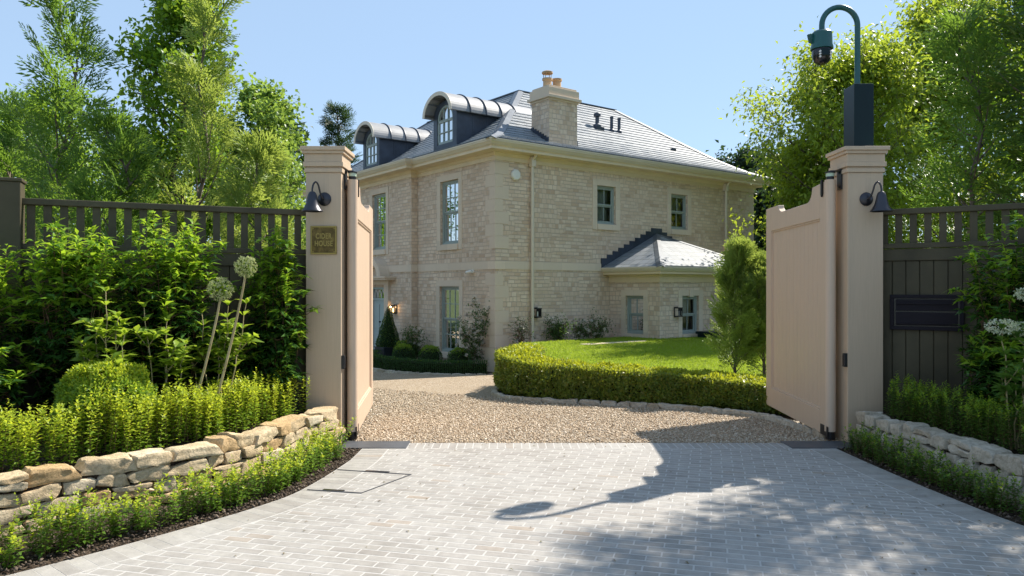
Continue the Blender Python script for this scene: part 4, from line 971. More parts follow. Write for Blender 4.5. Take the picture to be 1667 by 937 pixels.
# dormers
def dormer(yc, hwid):
    m = MB(); x0 = .10; zs = 6.28; zb = 5.28; n = 16
    A_ = [(x0, yc - hwid, zb), (x0, yc + hwid, zb)] + [(x0, yc + hwid * math.cos(math.pi * k / n), zs + .42 * math.sin(math.pi * k / n)) for k in range(n + 1)]
    ww = .41; wz0, wzs = 5.50, 6.20
    hole = [(yc - ww, wz0), (yc + ww, wz0)] + [(yc + ww * math.cos(math.pi * k / n), wzs + .36 * math.sin(math.pi * k / n)) for k in range(n + 1)]
    # front with an arched opening
    vs = [(x0, y, z) for _, y, z in A_] + [(x0, y, z) for y, z in hole] + [(x0 + .09, y, z) for y, z in hole]; k_ = len(A_); fs = []
    for i in range(k_): fs.append((i, (i + 1) % k_, k_ + (i + 1) % k_, k_ + i)); fs.append((k_ + i, k_ + (i + 1) % k_, 2 * k_ + (i + 1) % k_, 2 * k_ + i))
    m.add(vs, fs)
    dm = m.build('dormer', M['leaddark'], house)
    m = MB()
    for sg in (-1, 1): m.box((x0 + .001, yc + sg * hwid - (.05 if sg > 0 else 0), zb - .15), (2.2, yc + sg * hwid + (.05 if sg < 0 else 0), zs + .02)); 
    for sg in (-1, 1):
        for xx in (.62, 1.1): m.tube([(xx, yc + sg * (hwid + .0), zb - .1), (xx, yc + sg * (hwid + .0), zs)], .012, 6)
    m.box((x0 + .3, yc - hwid + .06, zb), (x0 + .34, yc + hwid - .06, zs + .2))
    m.build('cheek', M['leaddark'], dm)
    m = MB(); ro_, ho = hwid + .15, .59; ri_, hi_ = hwid + .05, .50; zz = zs - .0
    prof = lambda r, h: [(yc + r * math.cos(math.pi * k / 24), zz + h * math.sin(math.pi * k / 24)) for k in range(25)]
    P0, P1 = prof(ro_, ho), prof(ri_, hi_)
    for k in range(24): m.prism([(0, *P0[k]), (0, *P0[k + 1]), (0, *P1[k + 1]), (0, *P1[k])], (-.16, 0, 0), (2.75, 0, 0))
    m3 = MB(); P2, P3 = prof(ro_ + .012, ho + .012), prof(ri_ - .004, hi_ - .004)
    for k in range(24): m3.prism([(-.165, *P2[k]), (-.165, *P2[k + 1]), (-.165, *P3[k + 1]), (-.165, *P3[k])], (-.012, 0, 0), (.004, 0, 0))
    m3.build('fascia', M['gutter'], dm)
    m2 = MB()
    for xx in (.45, .98, 1.51, 2.04): m2.tube([(xx, yc + (ro_ + .012) * math.cos(math.pi * k / 24), zz + (ho + .012) * math.sin(math.pi * k / 24)) for k in range(25)], .022, 6)
    me = bpy.data.meshes.new('barrel_roof'); me.from_pydata(m.v, [], m.f); bm = bmesh.new(); bm.from_mesh(me); bmesh.ops.remove_doubles(bm, verts=bm.verts, dist=.0005); bmesh.ops.recalc_face_normals(bm, faces=bm.faces); bm.to_mesh(me); bm.free(); me.materials.append(M['barrel']); me.polygons.foreach_set('use_smooth', [True] * len(me.polygons)); me.set_sharp_from_angle(angle=R_(40))
    br = link(bpy.data.objects.new('barrel_roof', me), dm); m2.build('standing_seam', M['leaddark'], dm, smooth=True)
    m = MB(); q = lambda y, z: (x0 + .04, y, z); t = .05
    def bar(a, b, wd=.02): m.obox(((a[0] + b[0]) / 2, (a[1] + b[1]) / 2, (a[2] + b[2]) / 2), ((b[0] - a[0]) / 2, (b[1] - a[1]) / 2, (b[2] - a[2]) / 2), (.02, 0, 0), Vector((b[0] - a[0], b[1] - a[1], b[2] - a[2])).normalized().cross(Vector((1, 0, 0))) * wd)
    H_ = [(yc + (ww - .03) * math.cos(math.pi * k / n), wzs + (.36 - .03) * math.sin(math.pi * k / n)) for k in range(n + 1)]
    for k in range(n): bar(q(*H_[k]), q(*H_[k + 1]), .032)
    bar(q(yc - ww + .03, wz0), q(yc - ww + .03, wzs), .032); bar(q(yc + ww - .03, wz0), q(yc + ww - .03, wzs), .032); bar(q(yc - ww, wz0 + .03), q(yc + ww, wz0 + .03), .04); bar(q(yc - ww, wzs - .06), q(yc + ww, wzs - .06), .035)
    for sg in (-1, 1): bar(q(yc + sg * .12, wz0 + .05), q(yc + sg * .12, wzs + .3), .013)
    bar(q(yc - ww, (wz0 + wzs) / 2 - .03), q(yc + ww, (wz0 + wzs) / 2 - .03), .013)
    m.build('dormer_window', M['sash'], dm)
    m = MB(); m.add([(x0 + .05, y, z) for y, z in hole], [tuple(range(len(hole)))]); mesh_only(m, 'pane', M['glass'], dm)
dormer(2.52, .60); dormer(7.05, .58)
# downpipes
for xx, zb in ((1.12, -.7), (9.08, -.7)):
    m = MB(); m.tube([(xx, -.30, 4.99), (xx, -.27, 4.93), (xx, -.10, 4.78), (xx, -.085, 4.7), (xx, -.085, zb)], .042, 14); m.box((xx - .07, -.15, 4.62), (xx + .07, -.02, 4.86))
    for zz in (3.6, 2.2, .8): m.tube([(xx, -.085, zz), (xx, -.085, zz + .06)], .052, 14)
    m.build('downpipe', M['gutter'], house, smooth=True)
# low side extension with its own hipped roof
EX0, EX1, ED = 3.97, 7.79, 1.84
mel, mef = face_front(EX0), face_side(-ED)
EWL = (-1.28, -.62, .26, 1.29); EWF = (4.85, 5.54, .26, 1.29); EWR = (6.55, 7.3, .0, 1.35)
m = MB(); wall_cells(m, mel, -ED, 0, -.7, 1.72, [EWL]); wall_cells(m, mef, EX0, EX1, -.7, 1.72, [EWF, EWR]); m.add([(EX1, -ED, -.7), (EX1, 0, -.7), (EX1, 0, 1.72), (EX1, -ED, 1.72)], [(0, 1, 2, 3)])
mesh_only(m, 'extension_wall', M['rubble'], house)
m = MB(); m.box((EX0 + .2, -.06, -.7), (EX1 - .2, -.02, 1.7)); m.box((EX0 + .2, -ED + .2, 1.66), (EX1 - .2, -.07, 1.70)); m.build('inner_floor', M['room'], house)
window(mel, *EWL, 2, 1, sur=.16, blind=.48); window(mef, *EWF, 2, 1, sur=.16, blind=.48, key=True); window(mef, *EWR, 2, 1, sur=.16, blind=.3)
def ext_band(prof, name, mat):
    m = MB(); vs = []; fs = []
    for o_, z in prof: vs += [(EX0 - o_, .0 - .001, z), (EX0 - o_, -ED - o_, z), (EX1 + o_, -ED - o_, z), (EX1 + o_, -.001, z)]
    for j in range(len(prof)):
        for i in range(3): jj = (j + 1) % len(prof); fs.append((j * 4 + i, j * 4 + i + 1, jj * 4 + i + 1, jj * 4 + i))
    fs += [tuple(j * 4 for j in range(len(prof))), tuple(j * 4 + 3 for j in range(len(prof)))]
    m.add(vs, fs); return m.build(name, mat, house)
ext_band([(-.02, 1.66), (.03, 1.66), (.03, 1.70), (.022, 1.70), (.022, 1.80), (.05, 1.82), (.07, 1.85), (.27, 1.87), (.27, 1.93), (.29, 1.94), (-.02, 1.94)], 'extension_cornice', M['cream'])
ext_band([(.2905, 1.93), (.31, 1.94), (.345, 1.99), (.365, 2.03), (.365, 2.06), (.2905, 2.06)], 'extension_gutter', M['gutter'])
xm, zt_, e = (EX0 + EX1) / 2, 3.10, .35
m = MB(); m.add([(EX0 - e, -.002, 2.061), (EX0 - e, -ED - e, 2.061), (EX1 + e, -ED - e, 2.061), (EX1 + e, -.002, 2.061), (xm, -.002, zt_)], [(0, 1, 4), (1, 2, 4), (2, 3, 4), (0, 1, 2, 3)])
er = m.build('extension_roof', M['slate'], house)
m = MB()
apx = Vector((xm, -.002, zt_ + .012))
for cxx in (EX0 - e, EX1 + e):
    a = Vector((cxx, -ED - e, 2.072)); d = apx - a; sd = Vector((0, 0, 1)).cross(d).normalized()
    for sg in (-1, 1):
        q = [a, apx, apx + sd * sg * .11 + Vector((0, 0, -.045)), a + sd * sg * .11 + Vector((0, 0, -.045))]
        m.add(q + [p + Vector((0, 0, .01)) for p in q], [(0, 1, 2, 3), (4, 5, 6, 7), (0, 1, 5, 4), (2, 3, 7, 6), (1, 2, 6, 5), (3, 0, 4, 7)])
m.box((EX0 - e + .0, -ED - e - .0, 2.0605), (EX1 + e, -ED - e + .04, 2.082))
m.build('hip_flashing', M['lead'], er)
m = MB(); ns = 10
for sg, xa in ((1, EX0 - e), (-1, EX1 + e)):
    for k in range(ns):
        xl, xr = xa + sg * (xm - EX0 + e) * k / ns, xa + sg * (xm - EX0 + e) * (k + 1) / ns; zb = 2.07 + (zt_ - 2.06) * k / ns
        m.box((min(xl, xr) + .0005, -.03, zb - .02), (max(xl, xr) - .0005, -.0025, zb + .26))
m.build('step_flashing', M['leaddark'], er)
# second low wing behind the trees on the right
m = MB(); m.box((8.4, -1.3, -.7), (13.5, -.02, 1.7)); m.build('wing_wall', M['rubble'], house)
m = MB(); m.box((8.3, -1.55, 1.701), (13.6, -.015, 1.95)); m.build('wing_cornice', M['cream'], house, bevel=.02)
m = MB(); m.box((8.3, -1.6, 1.951), (13.6, -.012, 2.0)); m.build('wing_roof', M['lead'], house)
# alarm box, bullet camera, wall lanterns
p = hw(.62, -.0, 4.37); o = empty('alarm_box', p, 'white octagonal alarm box high on the stone side wall beside the downpipe', 'alarm box', rz=HA)
m = MB(); m.lathe([(.0, 0), (.145, 0), (.15, .01), (.15, .05), (.12, .075), (0, .08)], (0, 0, 0), 8); m.xf(Matrix.Rotation(R_(90), 4, 'X') @ Matrix.Rotation(R_(22.5), 4, 'Z')); m.build('cover', M['white'], o, bevel=.006)
m = MB(); m.box((-.03, -.087, -.05), (.03, -.079, -.03)); m.build('strobe', M['led'], o, bevel=.003)
p = hw(0, .98, 2.02) ; o = empty('wall_camera', hw(0, .95, 1.93), 'small white bullet camera on the front wall below the stone string course', 'security camera', rz=HA)
m = MB(); m.tube([(-.0, 0, 0), (-.06, 0, 0)], .05, 14); m.build('bracket', M['white'], o, smooth=True)
m = MB(); m.tube([(-.06, .0, 0), (-.12, .16, -.03)], .045, 14); m.build('camera_body', M['white'], o, smooth=True)
m = MB(); m.tube([(-.1205, .162, -.03), (-.125, .175, -.033)], .038, 14); m.build('lens', M['camblack'], o, smooth=True)
def lantern(p, rz, label, lit):
    o = empty('wall_lantern', p, label, 'wall lantern', rz=rz)
    m = MB(); m.box((-.07, -.02, -.14), (.07, -.0005, .14)); m.build('backplate', M['iron'], o)
    m = MB(); m.box((-.085, -.17, .10), (.085, -.021, .125)); m.box((-.085, -.17, -.125), (.085, -.021, -.10))
    for sx in (-.08, .068): m.box((sx, -.165, -.0995), (sx + .012, -.153, .0995)); m.box((sx, -.034, -.0995), (sx + .012, -.0215, .0995))
    m.build('cage', M['iron'], o)
    m = MB(); m.tube([(0, -.09, -.09), (0, -.09, .03)], .022, 12); m.build('candle', M['bulb'] if lit else M['white'], o, smooth=True)
    for sx in (-.074, .074):
        m = MB(); m.add([(sx, -.155, -.098), (sx, -.034, -.098), (sx, -.034, .098), (sx, -.155, .098)], [(0, 1, 2, 3)]); mesh_only(m, 'pane', M['glass'], o)
    if lit:
        ld = bpy.data.lights.new('lantern_glow', 'POINT'); ld.energy = 2.5; ld.color = (1, .6, .28); ld.shadow_soft_size = .03
        l_ = bpy.data.objects.new('lantern_glow', ld); link(l_, o); l_.location = (0, -.10, .06)
lantern(hw(-.2, 4.80, .87), HA - R_(90), 'lit black wall lantern beside the front door', True)
lantern(hw(1.28, 0, .86), HA, 'unlit bronze wall lantern on the side wall beside the downpipe', False)
lantern(hw(4.60, -ED, .86), HA, 'unlit bronze wall lantern on the low extension between window and corner', False)
# paving strip in front of the extension, pale kerb
m = MB(); m.box((1.0, -2.30, .13), (3.0, -2.02, .185)); o = m.build('side_path', M['ashlar'], None); o.location = HC; o.rotation_euler = (0, 0, HA); tag(o, kind='structure')
o = empty('storage_box', hw(5.8, -2.35, .15), 'low dark green garden storage box in front of the extension window', 'storage box', rz=HA)
m = MB(); m.box((-.62, -.26, -.1), (.62, .26, .12)); m.build('body', M['postbox'], o, bevel=.01)
m = MB(); m.box((-.66, -.3, .1205), (.66, .3, .19)); m.build('lid', M['postbox'], o, bevel=.015)

# ================================================================== LAWN, KERB
KERB = [(3.16, 7.45), (3.17, 8.5), (2.98, 9.4), (2.28, 10.2), (1.32, 10.8), (.4, 11.2), (-.12, 11.75), (-.30, 12.6), (-.15, 14), (.12, 16), (.22, 17.4)]
kp = curve_pts(KERB, .05); kn, kt = normals2(kp); kn = -kn        # towards the lawn
hc = curve_pts([(3.84, 8.3), (3.72, 9.1), (3.38, 9.8), (2.6, 10.52), (1.5, 11.14), (.62, 11.55), (.27, 12.05), (.1, 12.8), (.2, 13.8), (.34, 14.8)], .05); hcn = -normals2(hc)[0]
LZ = .17
def lawnz(x, y): return LZ + .012 * mnoise.noise(Vector((x * .6, y * .6, 0)))
lawn_poly = [tuple(q) for q in (hc + hcn * .12)[6::6]] + [(.15, 17.9), (9.5, 25.5), (14, 25), (12, 14), (7, 8.4), (4.1, 8.2)]
sheet('lawn', lawn_poly, lawnz, M['lawn'])
m = MB()
q = np.concatenate([(hc + hcn * .12)[6::6], [[.15, 17.9]]])
for a, b in zip(q[:-1], q[1:]): m.add([(*a, -1), (*b, -1), (*b, LZ - .004), (*a, LZ - .004)], [(0, 1, 2, 3)])
tag(m.build('lawn_bank', M['soil']), kind='structure')
sheet('hedge_bed', [tuple(a) for a in kp[::4]] + [tuple(a) for a in (hc + hcn * .2)[::4]][::-1], lambda x, y: zg(y) + .025, M['soil'])
V, F = [], []; i = 0; sd = 900; rl = random.Random(5)
while i < len(kp) - 8:
    ln = rl.randint(4, 7); j = min(i + ln, len(kp) - 1); a, b = kp[i], kp[j]; c = (a + b) / 2; t = (b - a) / 2; nn_ = np.array([-t[1], t[0]]); nn_ = nn_ / np.linalg.norm(nn_) * .05; sd += 1
    rock(V, F, np.array([*c, zg(c[1]) + .005]), np.array([*(t * .97), 0]), np.array([*nn_, 0]), np.array([0, 0, .045]), sd); i = j
me = bpy.data.meshes.new('stone_kerb'); me.from_pydata(V, [], F); me.update(); me.materials.append(M['drystonepale']); tag(link(bpy.data.objects.new('stone_kerb', me)), kind='structure')
# grass blades
n = 90000
px = rng.uniform(-.2, 8.0, n * 2); py = 9.0 + rng.beta(1.1, 1.5, n * 2) * 13
def inpoly(px, py, poly):
    p = np.array(poly); ins = np.zeros(len(px), bool); j = len(p) - 1
    for i in range(len(p)):
        c = ((p[i, 1] > py) != (p[j, 1] > py)) & (px < (p[j, 0] - p[i, 0]) * (py - p[i, 1]) / (p[j, 1] - p[i, 1] + 1e-12) + p[i, 0]); ins ^= c; j = i
    return ins
k = inpoly(px, py, lawn_poly); px, py = px[k][:n], py[k][:n]; n = len(px)
P = np.stack([px, py, np.full(n, LZ - .01)], 1); A = rng.normal(0, .45, (n, 3)); A[:, 2] = 1; N = rng.normal(0, 1, (n, 3)); N[:, 2] *= .2
o = leaf_obj('grass', P, A, N, rng.uniform(.03, .055, n), rng.uniform(.006, .011, n), M['lf_grass'], None, simple=True); o['kind'] = 'stuff'

# ================================================================== HEDGES, SHRUBS
def tufts(name, label, cat, p, nn, o0, o1, zb, h, per_m, tiptop=.45, leaf=.026, group=None, hvar=.10, mats=('lf_box', 'lf_boxtip'), lean=.1, klv=46, clump=0):
    """rows of upright leafy shoots along a curve"""
    root = empty(name, (*p[len(p) // 2], zb), label, cat, group=group); org = np.array([*p[len(p) // 2], zb])
    L = len(p) * .02; n = int(L * per_m); i = rng.integers(0, len(p), n)
    if clump:
        cs = np.arange(0, len(p), int(clump / .02)) + rng.integers(-1, 2, len(np.arange(0, len(p), int(clump / .02)))); i = np.clip(cs[rng.integers(0, len(cs), n)] + (rng.normal(0, clump * .22 / .02, n)).astype(int), 0, len(p) - 1)
    u = rng.uniform(0, 1, n); off = o0 + (o1 - o0) * u
    B = p[i] + nn[i] * off[:, None] + rng.normal(0, .008, (n, 2))
    s_ = i * .02
    edge = 1 - .22 * np.abs(2 * u - 1) ** 3
    wave = 1 + .07 * np.sin(s_ * 9 + 1) + .05 * np.sin(s_ * 21)
    if clump: wave = wave * (1 + .16 * np.sin(cs[np.argmin(np.abs(cs[None] - i[:, None]), 1)] * 1.7))
    H = h * edge * wave * (1 + rng.normal(0, hvar, n)); H = np.clip(H, .4 * h, 1.25 * h)
    dx = rng.normal(0, lean, (n, 2)) + nn[i] * ((u - .5) * -.0)[:, None]
    k = klv; f = np.linspace(.12, 1, k)[None] * np.ones((n, 1)); f = np.clip(f + rng.uniform(-.012, .012, f.shape), .05, 1)
    z = H[:, None] * f
    X = B[:, None, :] + dx[:, None, :] * z[..., None]
    ang = rng.uniform(0, 6.28, (n, 1)) + np.arange(k)[None] * 2.4 + rng.normal(0, .25, (n, k))
    el = .12 + .62 * f ** 2.5 + rng.normal(0, .22, f.shape)
    A = np.stack([np.cos(ang) * np.cos(el), np.sin(ang) * np.cos(el), np.sin(el)], -1)
    N = np.stack([-np.cos(ang) * np.sin(el), -np.sin(ang) * np.sin(el), np.cos(el)], -1) + rng.normal(0, .2, A.shape)
    P = np.concatenate([X, z[..., None] + zb], -1)
    lv = leaf * (1 - .45 * (f > .93)) * rng.uniform(.75, 1.2, f.shape)
    tip = (f + rng.normal(0, .06, f.shape)) > (1 - tiptop * rng.uniform(.4, 1.3, (n, 1)))
    P -= org
    for nm, mk, mat in (('foliage', ~tip, mats[0]), ('new_shoots', tip, mats[1])):
        if mk.any(): leaf_obj(nm, P[mk], A[mk], N[mk], lv[mk], lv[mk] * .52, M[mat], root, droop=.12, fold=.2)
    sg = np.concatenate([B, np.full((n, 1), zb - .02), B + dx * (H * .9)[:, None], (zb + H * .9)[:, None], np.full((n, 1), .0022), np.full((n, 1), .001)], 1)
    sg[:, :3] -= org; sg[:, 3:6] -= org; tubes_obj('stems', sg, M['twig'], root, n=3)
    return root
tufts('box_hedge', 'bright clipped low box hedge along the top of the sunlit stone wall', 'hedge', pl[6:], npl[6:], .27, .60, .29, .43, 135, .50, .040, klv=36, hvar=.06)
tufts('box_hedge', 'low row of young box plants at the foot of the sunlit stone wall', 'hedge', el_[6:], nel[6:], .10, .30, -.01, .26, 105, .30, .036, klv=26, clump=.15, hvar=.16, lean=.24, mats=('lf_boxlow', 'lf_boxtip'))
tufts('box_hedge', 'shaded clipped low box hedge above the pale stone wall by the letterbox', 'hedge', pr[:], npr[:], .20, .52, .28, .36, 185, .25, .034, klv=36, hvar=.055, mats=('lf_boxshade', 'lf_box'))  # same box as the sunlit hedge, its shade painted into the leaf colour
tufts('box_hedge', 'shaded low row of young box plants at the foot of the pale stone wall', 'hedge', er_[4:], ner[4:], .05, .20, -.01, .23, 105, .15, .034, klv=24, clump=.14, hvar=.14, lean=.22, mats=('lf_boxshade', 'lf_box'))  # leaf colour darkened to carry the shade here too

def shell(name, label, cat, fn, n, leaf, wid, mats, loc, group=None, topfrac=None, core=None, depth=.10, up=.35, rough=.05, nf=5.0):
    """leaves round a surface: fn(m) -> points, outward normals (relative to loc)"""
    root = empty(name, loc, label, cat, group=group)
    P, N = fn(n); nz = np.array([mnoise.noise(Vector(q) * nf) for q in P[:]])
    P = P + N * (nz * rough - np.abs(rng.normal(0, depth, n)) * .6)[:, None]
    A = N * .8 + rng.normal(0, .55, P.shape); A[:, 2] += up
    NN = N + rng.normal(0, .45, P.shape); NN[:, 2] += .5
    l_ = leaf * rng.uniform(.7, 1.25, n)
    if topfrac is None: sel = np.zeros(n, bool)
    else: sel = topfrac(P, N) + rng.normal(0, .12, n) > .5
    for nm, mk, mat in (('foliage', ~sel, mats[0]), ('new_shoots', sel, mats[-1])):
        if mk.any(): leaf_obj(nm, P[mk], A[mk], NN[mk], l_[mk], l_[mk] * wid, M[mat], root, droop=.2, fold=.2)
    if core: core(root)
    return root
# big curved hedge
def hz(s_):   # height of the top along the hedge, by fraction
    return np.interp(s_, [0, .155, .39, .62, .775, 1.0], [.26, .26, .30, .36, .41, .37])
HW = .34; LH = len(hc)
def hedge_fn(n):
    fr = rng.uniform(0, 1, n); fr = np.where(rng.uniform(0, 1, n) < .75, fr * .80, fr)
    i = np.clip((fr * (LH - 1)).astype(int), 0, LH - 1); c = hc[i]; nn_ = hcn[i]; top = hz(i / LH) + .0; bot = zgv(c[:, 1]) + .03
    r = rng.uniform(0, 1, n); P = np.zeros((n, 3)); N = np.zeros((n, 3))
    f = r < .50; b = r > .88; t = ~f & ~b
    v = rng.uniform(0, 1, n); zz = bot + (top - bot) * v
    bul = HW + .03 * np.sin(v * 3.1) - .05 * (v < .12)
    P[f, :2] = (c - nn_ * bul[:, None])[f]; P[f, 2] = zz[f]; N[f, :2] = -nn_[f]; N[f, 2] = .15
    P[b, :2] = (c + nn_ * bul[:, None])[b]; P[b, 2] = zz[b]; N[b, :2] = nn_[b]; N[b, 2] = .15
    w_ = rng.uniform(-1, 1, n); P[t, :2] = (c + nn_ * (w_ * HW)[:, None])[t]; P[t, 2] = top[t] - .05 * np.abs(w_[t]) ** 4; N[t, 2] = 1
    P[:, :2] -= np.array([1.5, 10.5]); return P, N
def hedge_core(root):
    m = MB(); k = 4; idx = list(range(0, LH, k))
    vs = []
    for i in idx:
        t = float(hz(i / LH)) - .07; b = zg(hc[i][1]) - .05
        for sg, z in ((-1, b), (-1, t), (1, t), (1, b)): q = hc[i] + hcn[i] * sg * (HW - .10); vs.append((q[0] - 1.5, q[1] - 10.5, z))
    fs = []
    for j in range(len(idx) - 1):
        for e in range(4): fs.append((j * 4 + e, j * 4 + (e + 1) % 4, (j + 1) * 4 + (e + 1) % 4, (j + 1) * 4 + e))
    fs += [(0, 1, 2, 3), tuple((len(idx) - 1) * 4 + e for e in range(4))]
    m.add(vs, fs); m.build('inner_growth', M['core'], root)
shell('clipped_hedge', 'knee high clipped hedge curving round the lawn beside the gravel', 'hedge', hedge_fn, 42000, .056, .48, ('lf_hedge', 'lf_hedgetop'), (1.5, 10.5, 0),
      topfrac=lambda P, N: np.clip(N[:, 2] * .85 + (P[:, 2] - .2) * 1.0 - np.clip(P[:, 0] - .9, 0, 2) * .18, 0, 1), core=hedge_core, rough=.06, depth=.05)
# spheres, cones
def ball_fn(r, rz=None):
    rz = rz or r
    def fn(n):
        N = unit(rng.normal(0, 1, (n, 3))); N[:, 2] = np.where(N[:, 2] < -.5, -N[:, 2], N[:, 2]); return N * np.array([r, r, rz]), N
    return fn
def ball_core(r, rz=None):
    def c(root):
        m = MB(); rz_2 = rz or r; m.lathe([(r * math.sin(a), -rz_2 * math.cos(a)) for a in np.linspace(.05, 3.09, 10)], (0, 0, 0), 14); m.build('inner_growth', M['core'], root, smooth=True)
    return c
def box_ball(x, y, z, r, label, n=9000, leaf=.024, mats=('lf_box', 'lf_boxtip'), group=None, rz=None, bright=True):
    shell('box_ball', label, 'topiary', ball_fn(r, rz), n, leaf, .5, mats, (x, y, z), topfrac=(lambda P, N: N[:, 2] * .6 + .12) if bright else None, core=ball_core(r * .80, (rz or r) * .80), depth=.04, rough=.055, nf=9, group=group)
box_ball(-3.06, 5.62, .60, .34, 'round clipped box ball behind the sunlit hedge below the laurels', 11000, .032)
# door front bed: clipped edging hedge, balls, cone in planter
BED = curve_pts([(-.62, 18.06), (-1.4, 18.05), (-2.3, 18.35), (-3.1, 18.95), (-3.75, 19.9), (-3.98, 20.9), (-3.85, 21.3)], .05)
bn, _ = normals2(BED)
bz = -.62
sheet('front_bed', [tuple(q) for q in BED[::3]] + [tuple(hw(-.21, 4.2).xy), tuple(hw(-.01, 3.8).xy), tuple(hw(-.01, .05).xy)], lambda x, y: bz + .02, M['soil'])
V, F = [], []; i = 0
while i < len(BED) - 6:
    j = min(i + rl.randint(4, 7), len(BED) - 1); a, b = BED[i] + bn[i] * .24, BED[j] + bn[j] * .24; c = (a + b) / 2; t = (b - a) / 2; q = np.array([-t[1], t[0]]); q = q / np.linalg.norm(q) * .06; sd += 1
    rock(V, F, np.array([*c, bz + .015]), np.array([*(t * .97), 0]), np.array([*q, 0]), np.array([0, 0, .05]), sd); i = j
me = bpy.data.meshes.new('stone_kerb'); me.from_pydata(V, [], F); me.update(); me.materials.append(M['drystonepale']); tag(link(bpy.data.objects.new('stone_kerb', me)), kind='structure')
def edge_fn(n):
    i = rng.integers(0, len(BED), n); c = BED[i]; nn_ = bn[i]; r = rng.uniform(0, 1, n); P = np.zeros((n, 3)); N = np.zeros((n, 3)); v = rng.uniform(0, 1, n)
    f = r < .5; b = r > .8; t = ~f & ~b; h = .34; wd = .16
    P[:, 2] = v * h; P[f, :2] = (c + nn_ * wd)[f]; N[f, :2] = nn_[f]; P[b, :2] = (c - nn_ * wd)[b]; N[b, :2] = -nn_[b]
    w_ = rng.uniform(-1, 1, n); P[t, :2] = (c + nn_ * (w_ * wd)[:, None])[t]; P[t, 2] = h; N[t, 2] = 1; P[:, :2] -= np.array([-2.2, 19]); return P, N
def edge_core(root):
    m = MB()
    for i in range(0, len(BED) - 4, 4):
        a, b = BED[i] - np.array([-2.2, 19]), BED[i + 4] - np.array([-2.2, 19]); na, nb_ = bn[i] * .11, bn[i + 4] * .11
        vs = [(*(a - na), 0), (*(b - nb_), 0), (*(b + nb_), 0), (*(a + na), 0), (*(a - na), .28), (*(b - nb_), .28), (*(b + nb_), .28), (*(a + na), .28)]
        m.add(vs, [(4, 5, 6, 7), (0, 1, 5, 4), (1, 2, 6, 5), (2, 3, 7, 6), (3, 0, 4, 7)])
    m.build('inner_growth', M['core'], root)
shell('clipped_hedge', 'dark clipped edging hedge round the bed by the front door', 'hedge', edge_fn, 14000, .036, .5, ('lf_boxdark', 'lf_box'), (-2.2, 19, bz), topfrac=lambda P, N: N[:, 2] * .3, core=edge_core, depth=.03, rough=.02)
for x, y, r, lb in ((-2.95, 20.2, .30, 'clipped box ball at the left of the front door bed'), (-2.15, 19.55, .31, 'clipped box ball in the middle of the front door bed'), (-1.35, 19.0, .29, 'clipped box ball below the ground floor window'), (-3.0, 21.0, .36, 'larger clipped box ball beside the cone topiary')):
    box_ball(x, y, bz + .3, r, lb, 2600, .036, ('lf_boxdark', 'lf_box'), 'box balls in the front door bed', rz=r * .95, bright=True)
tx, ty = -3.58, 21.5
o = empty('zinc_planter', (tx, ty, bz), 'dark square zinc planter holding the cone topiary', 'planter', rz=HA)
m = MB(); m.add([(-.24, -.24, 0), (.24, -.24, 0), (.24, .24, 0), (-.24, .24, 0), (-.29, -.29, .40), (.29, -.29, .40), (.29, .29, .40), (-.29, .29, .40)], [(0, 3, 2, 1), (4, 5, 6, 7), (0, 1, 5, 4), (1, 2, 6, 5), (2, 3, 7, 6), (3, 0, 4, 7)]); m.build('body', M['planter'], o, bevel=.01)
m = MB(); m.box((-.31, -.31, .4005), (.31, .31, .43)); m.build('rim', M['planter'], o, bevel=.008)
def cone_fn(n):
    a = rng.uniform(0, 6.283, n); v = 1 - np.sqrt(rng.uniform(0, 1, n)); r = .36 * (1 - v) ** .9 * np.minimum(1, .82 + v * 3) + .01; P = np.stack([r * np.cos(a), r * np.sin(a), v * 1.18], 1); N = np.stack([np.cos(a), np.sin(a), np.full(n, .3)], 1); return P, unit(N)
def cone_core(root):
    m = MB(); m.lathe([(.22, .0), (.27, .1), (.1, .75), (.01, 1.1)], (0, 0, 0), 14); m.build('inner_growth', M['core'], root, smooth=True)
    m = MB(); m.tube([(0, 0, -.08), (0, 0, .1)], .03); m.build('trunk', M['bark'], root)
shell('cone_topiary', 'tall clipped cone topiary in a dark planter by the front door', 'topiary', cone_fn, 6500, .034, .5, ('lf_boxdark', 'lf_box'), (tx, ty, bz + .42), topfrac=lambda P, N: np.full(len(P), .32), core=cone_core, depth=.03, rough=.03)

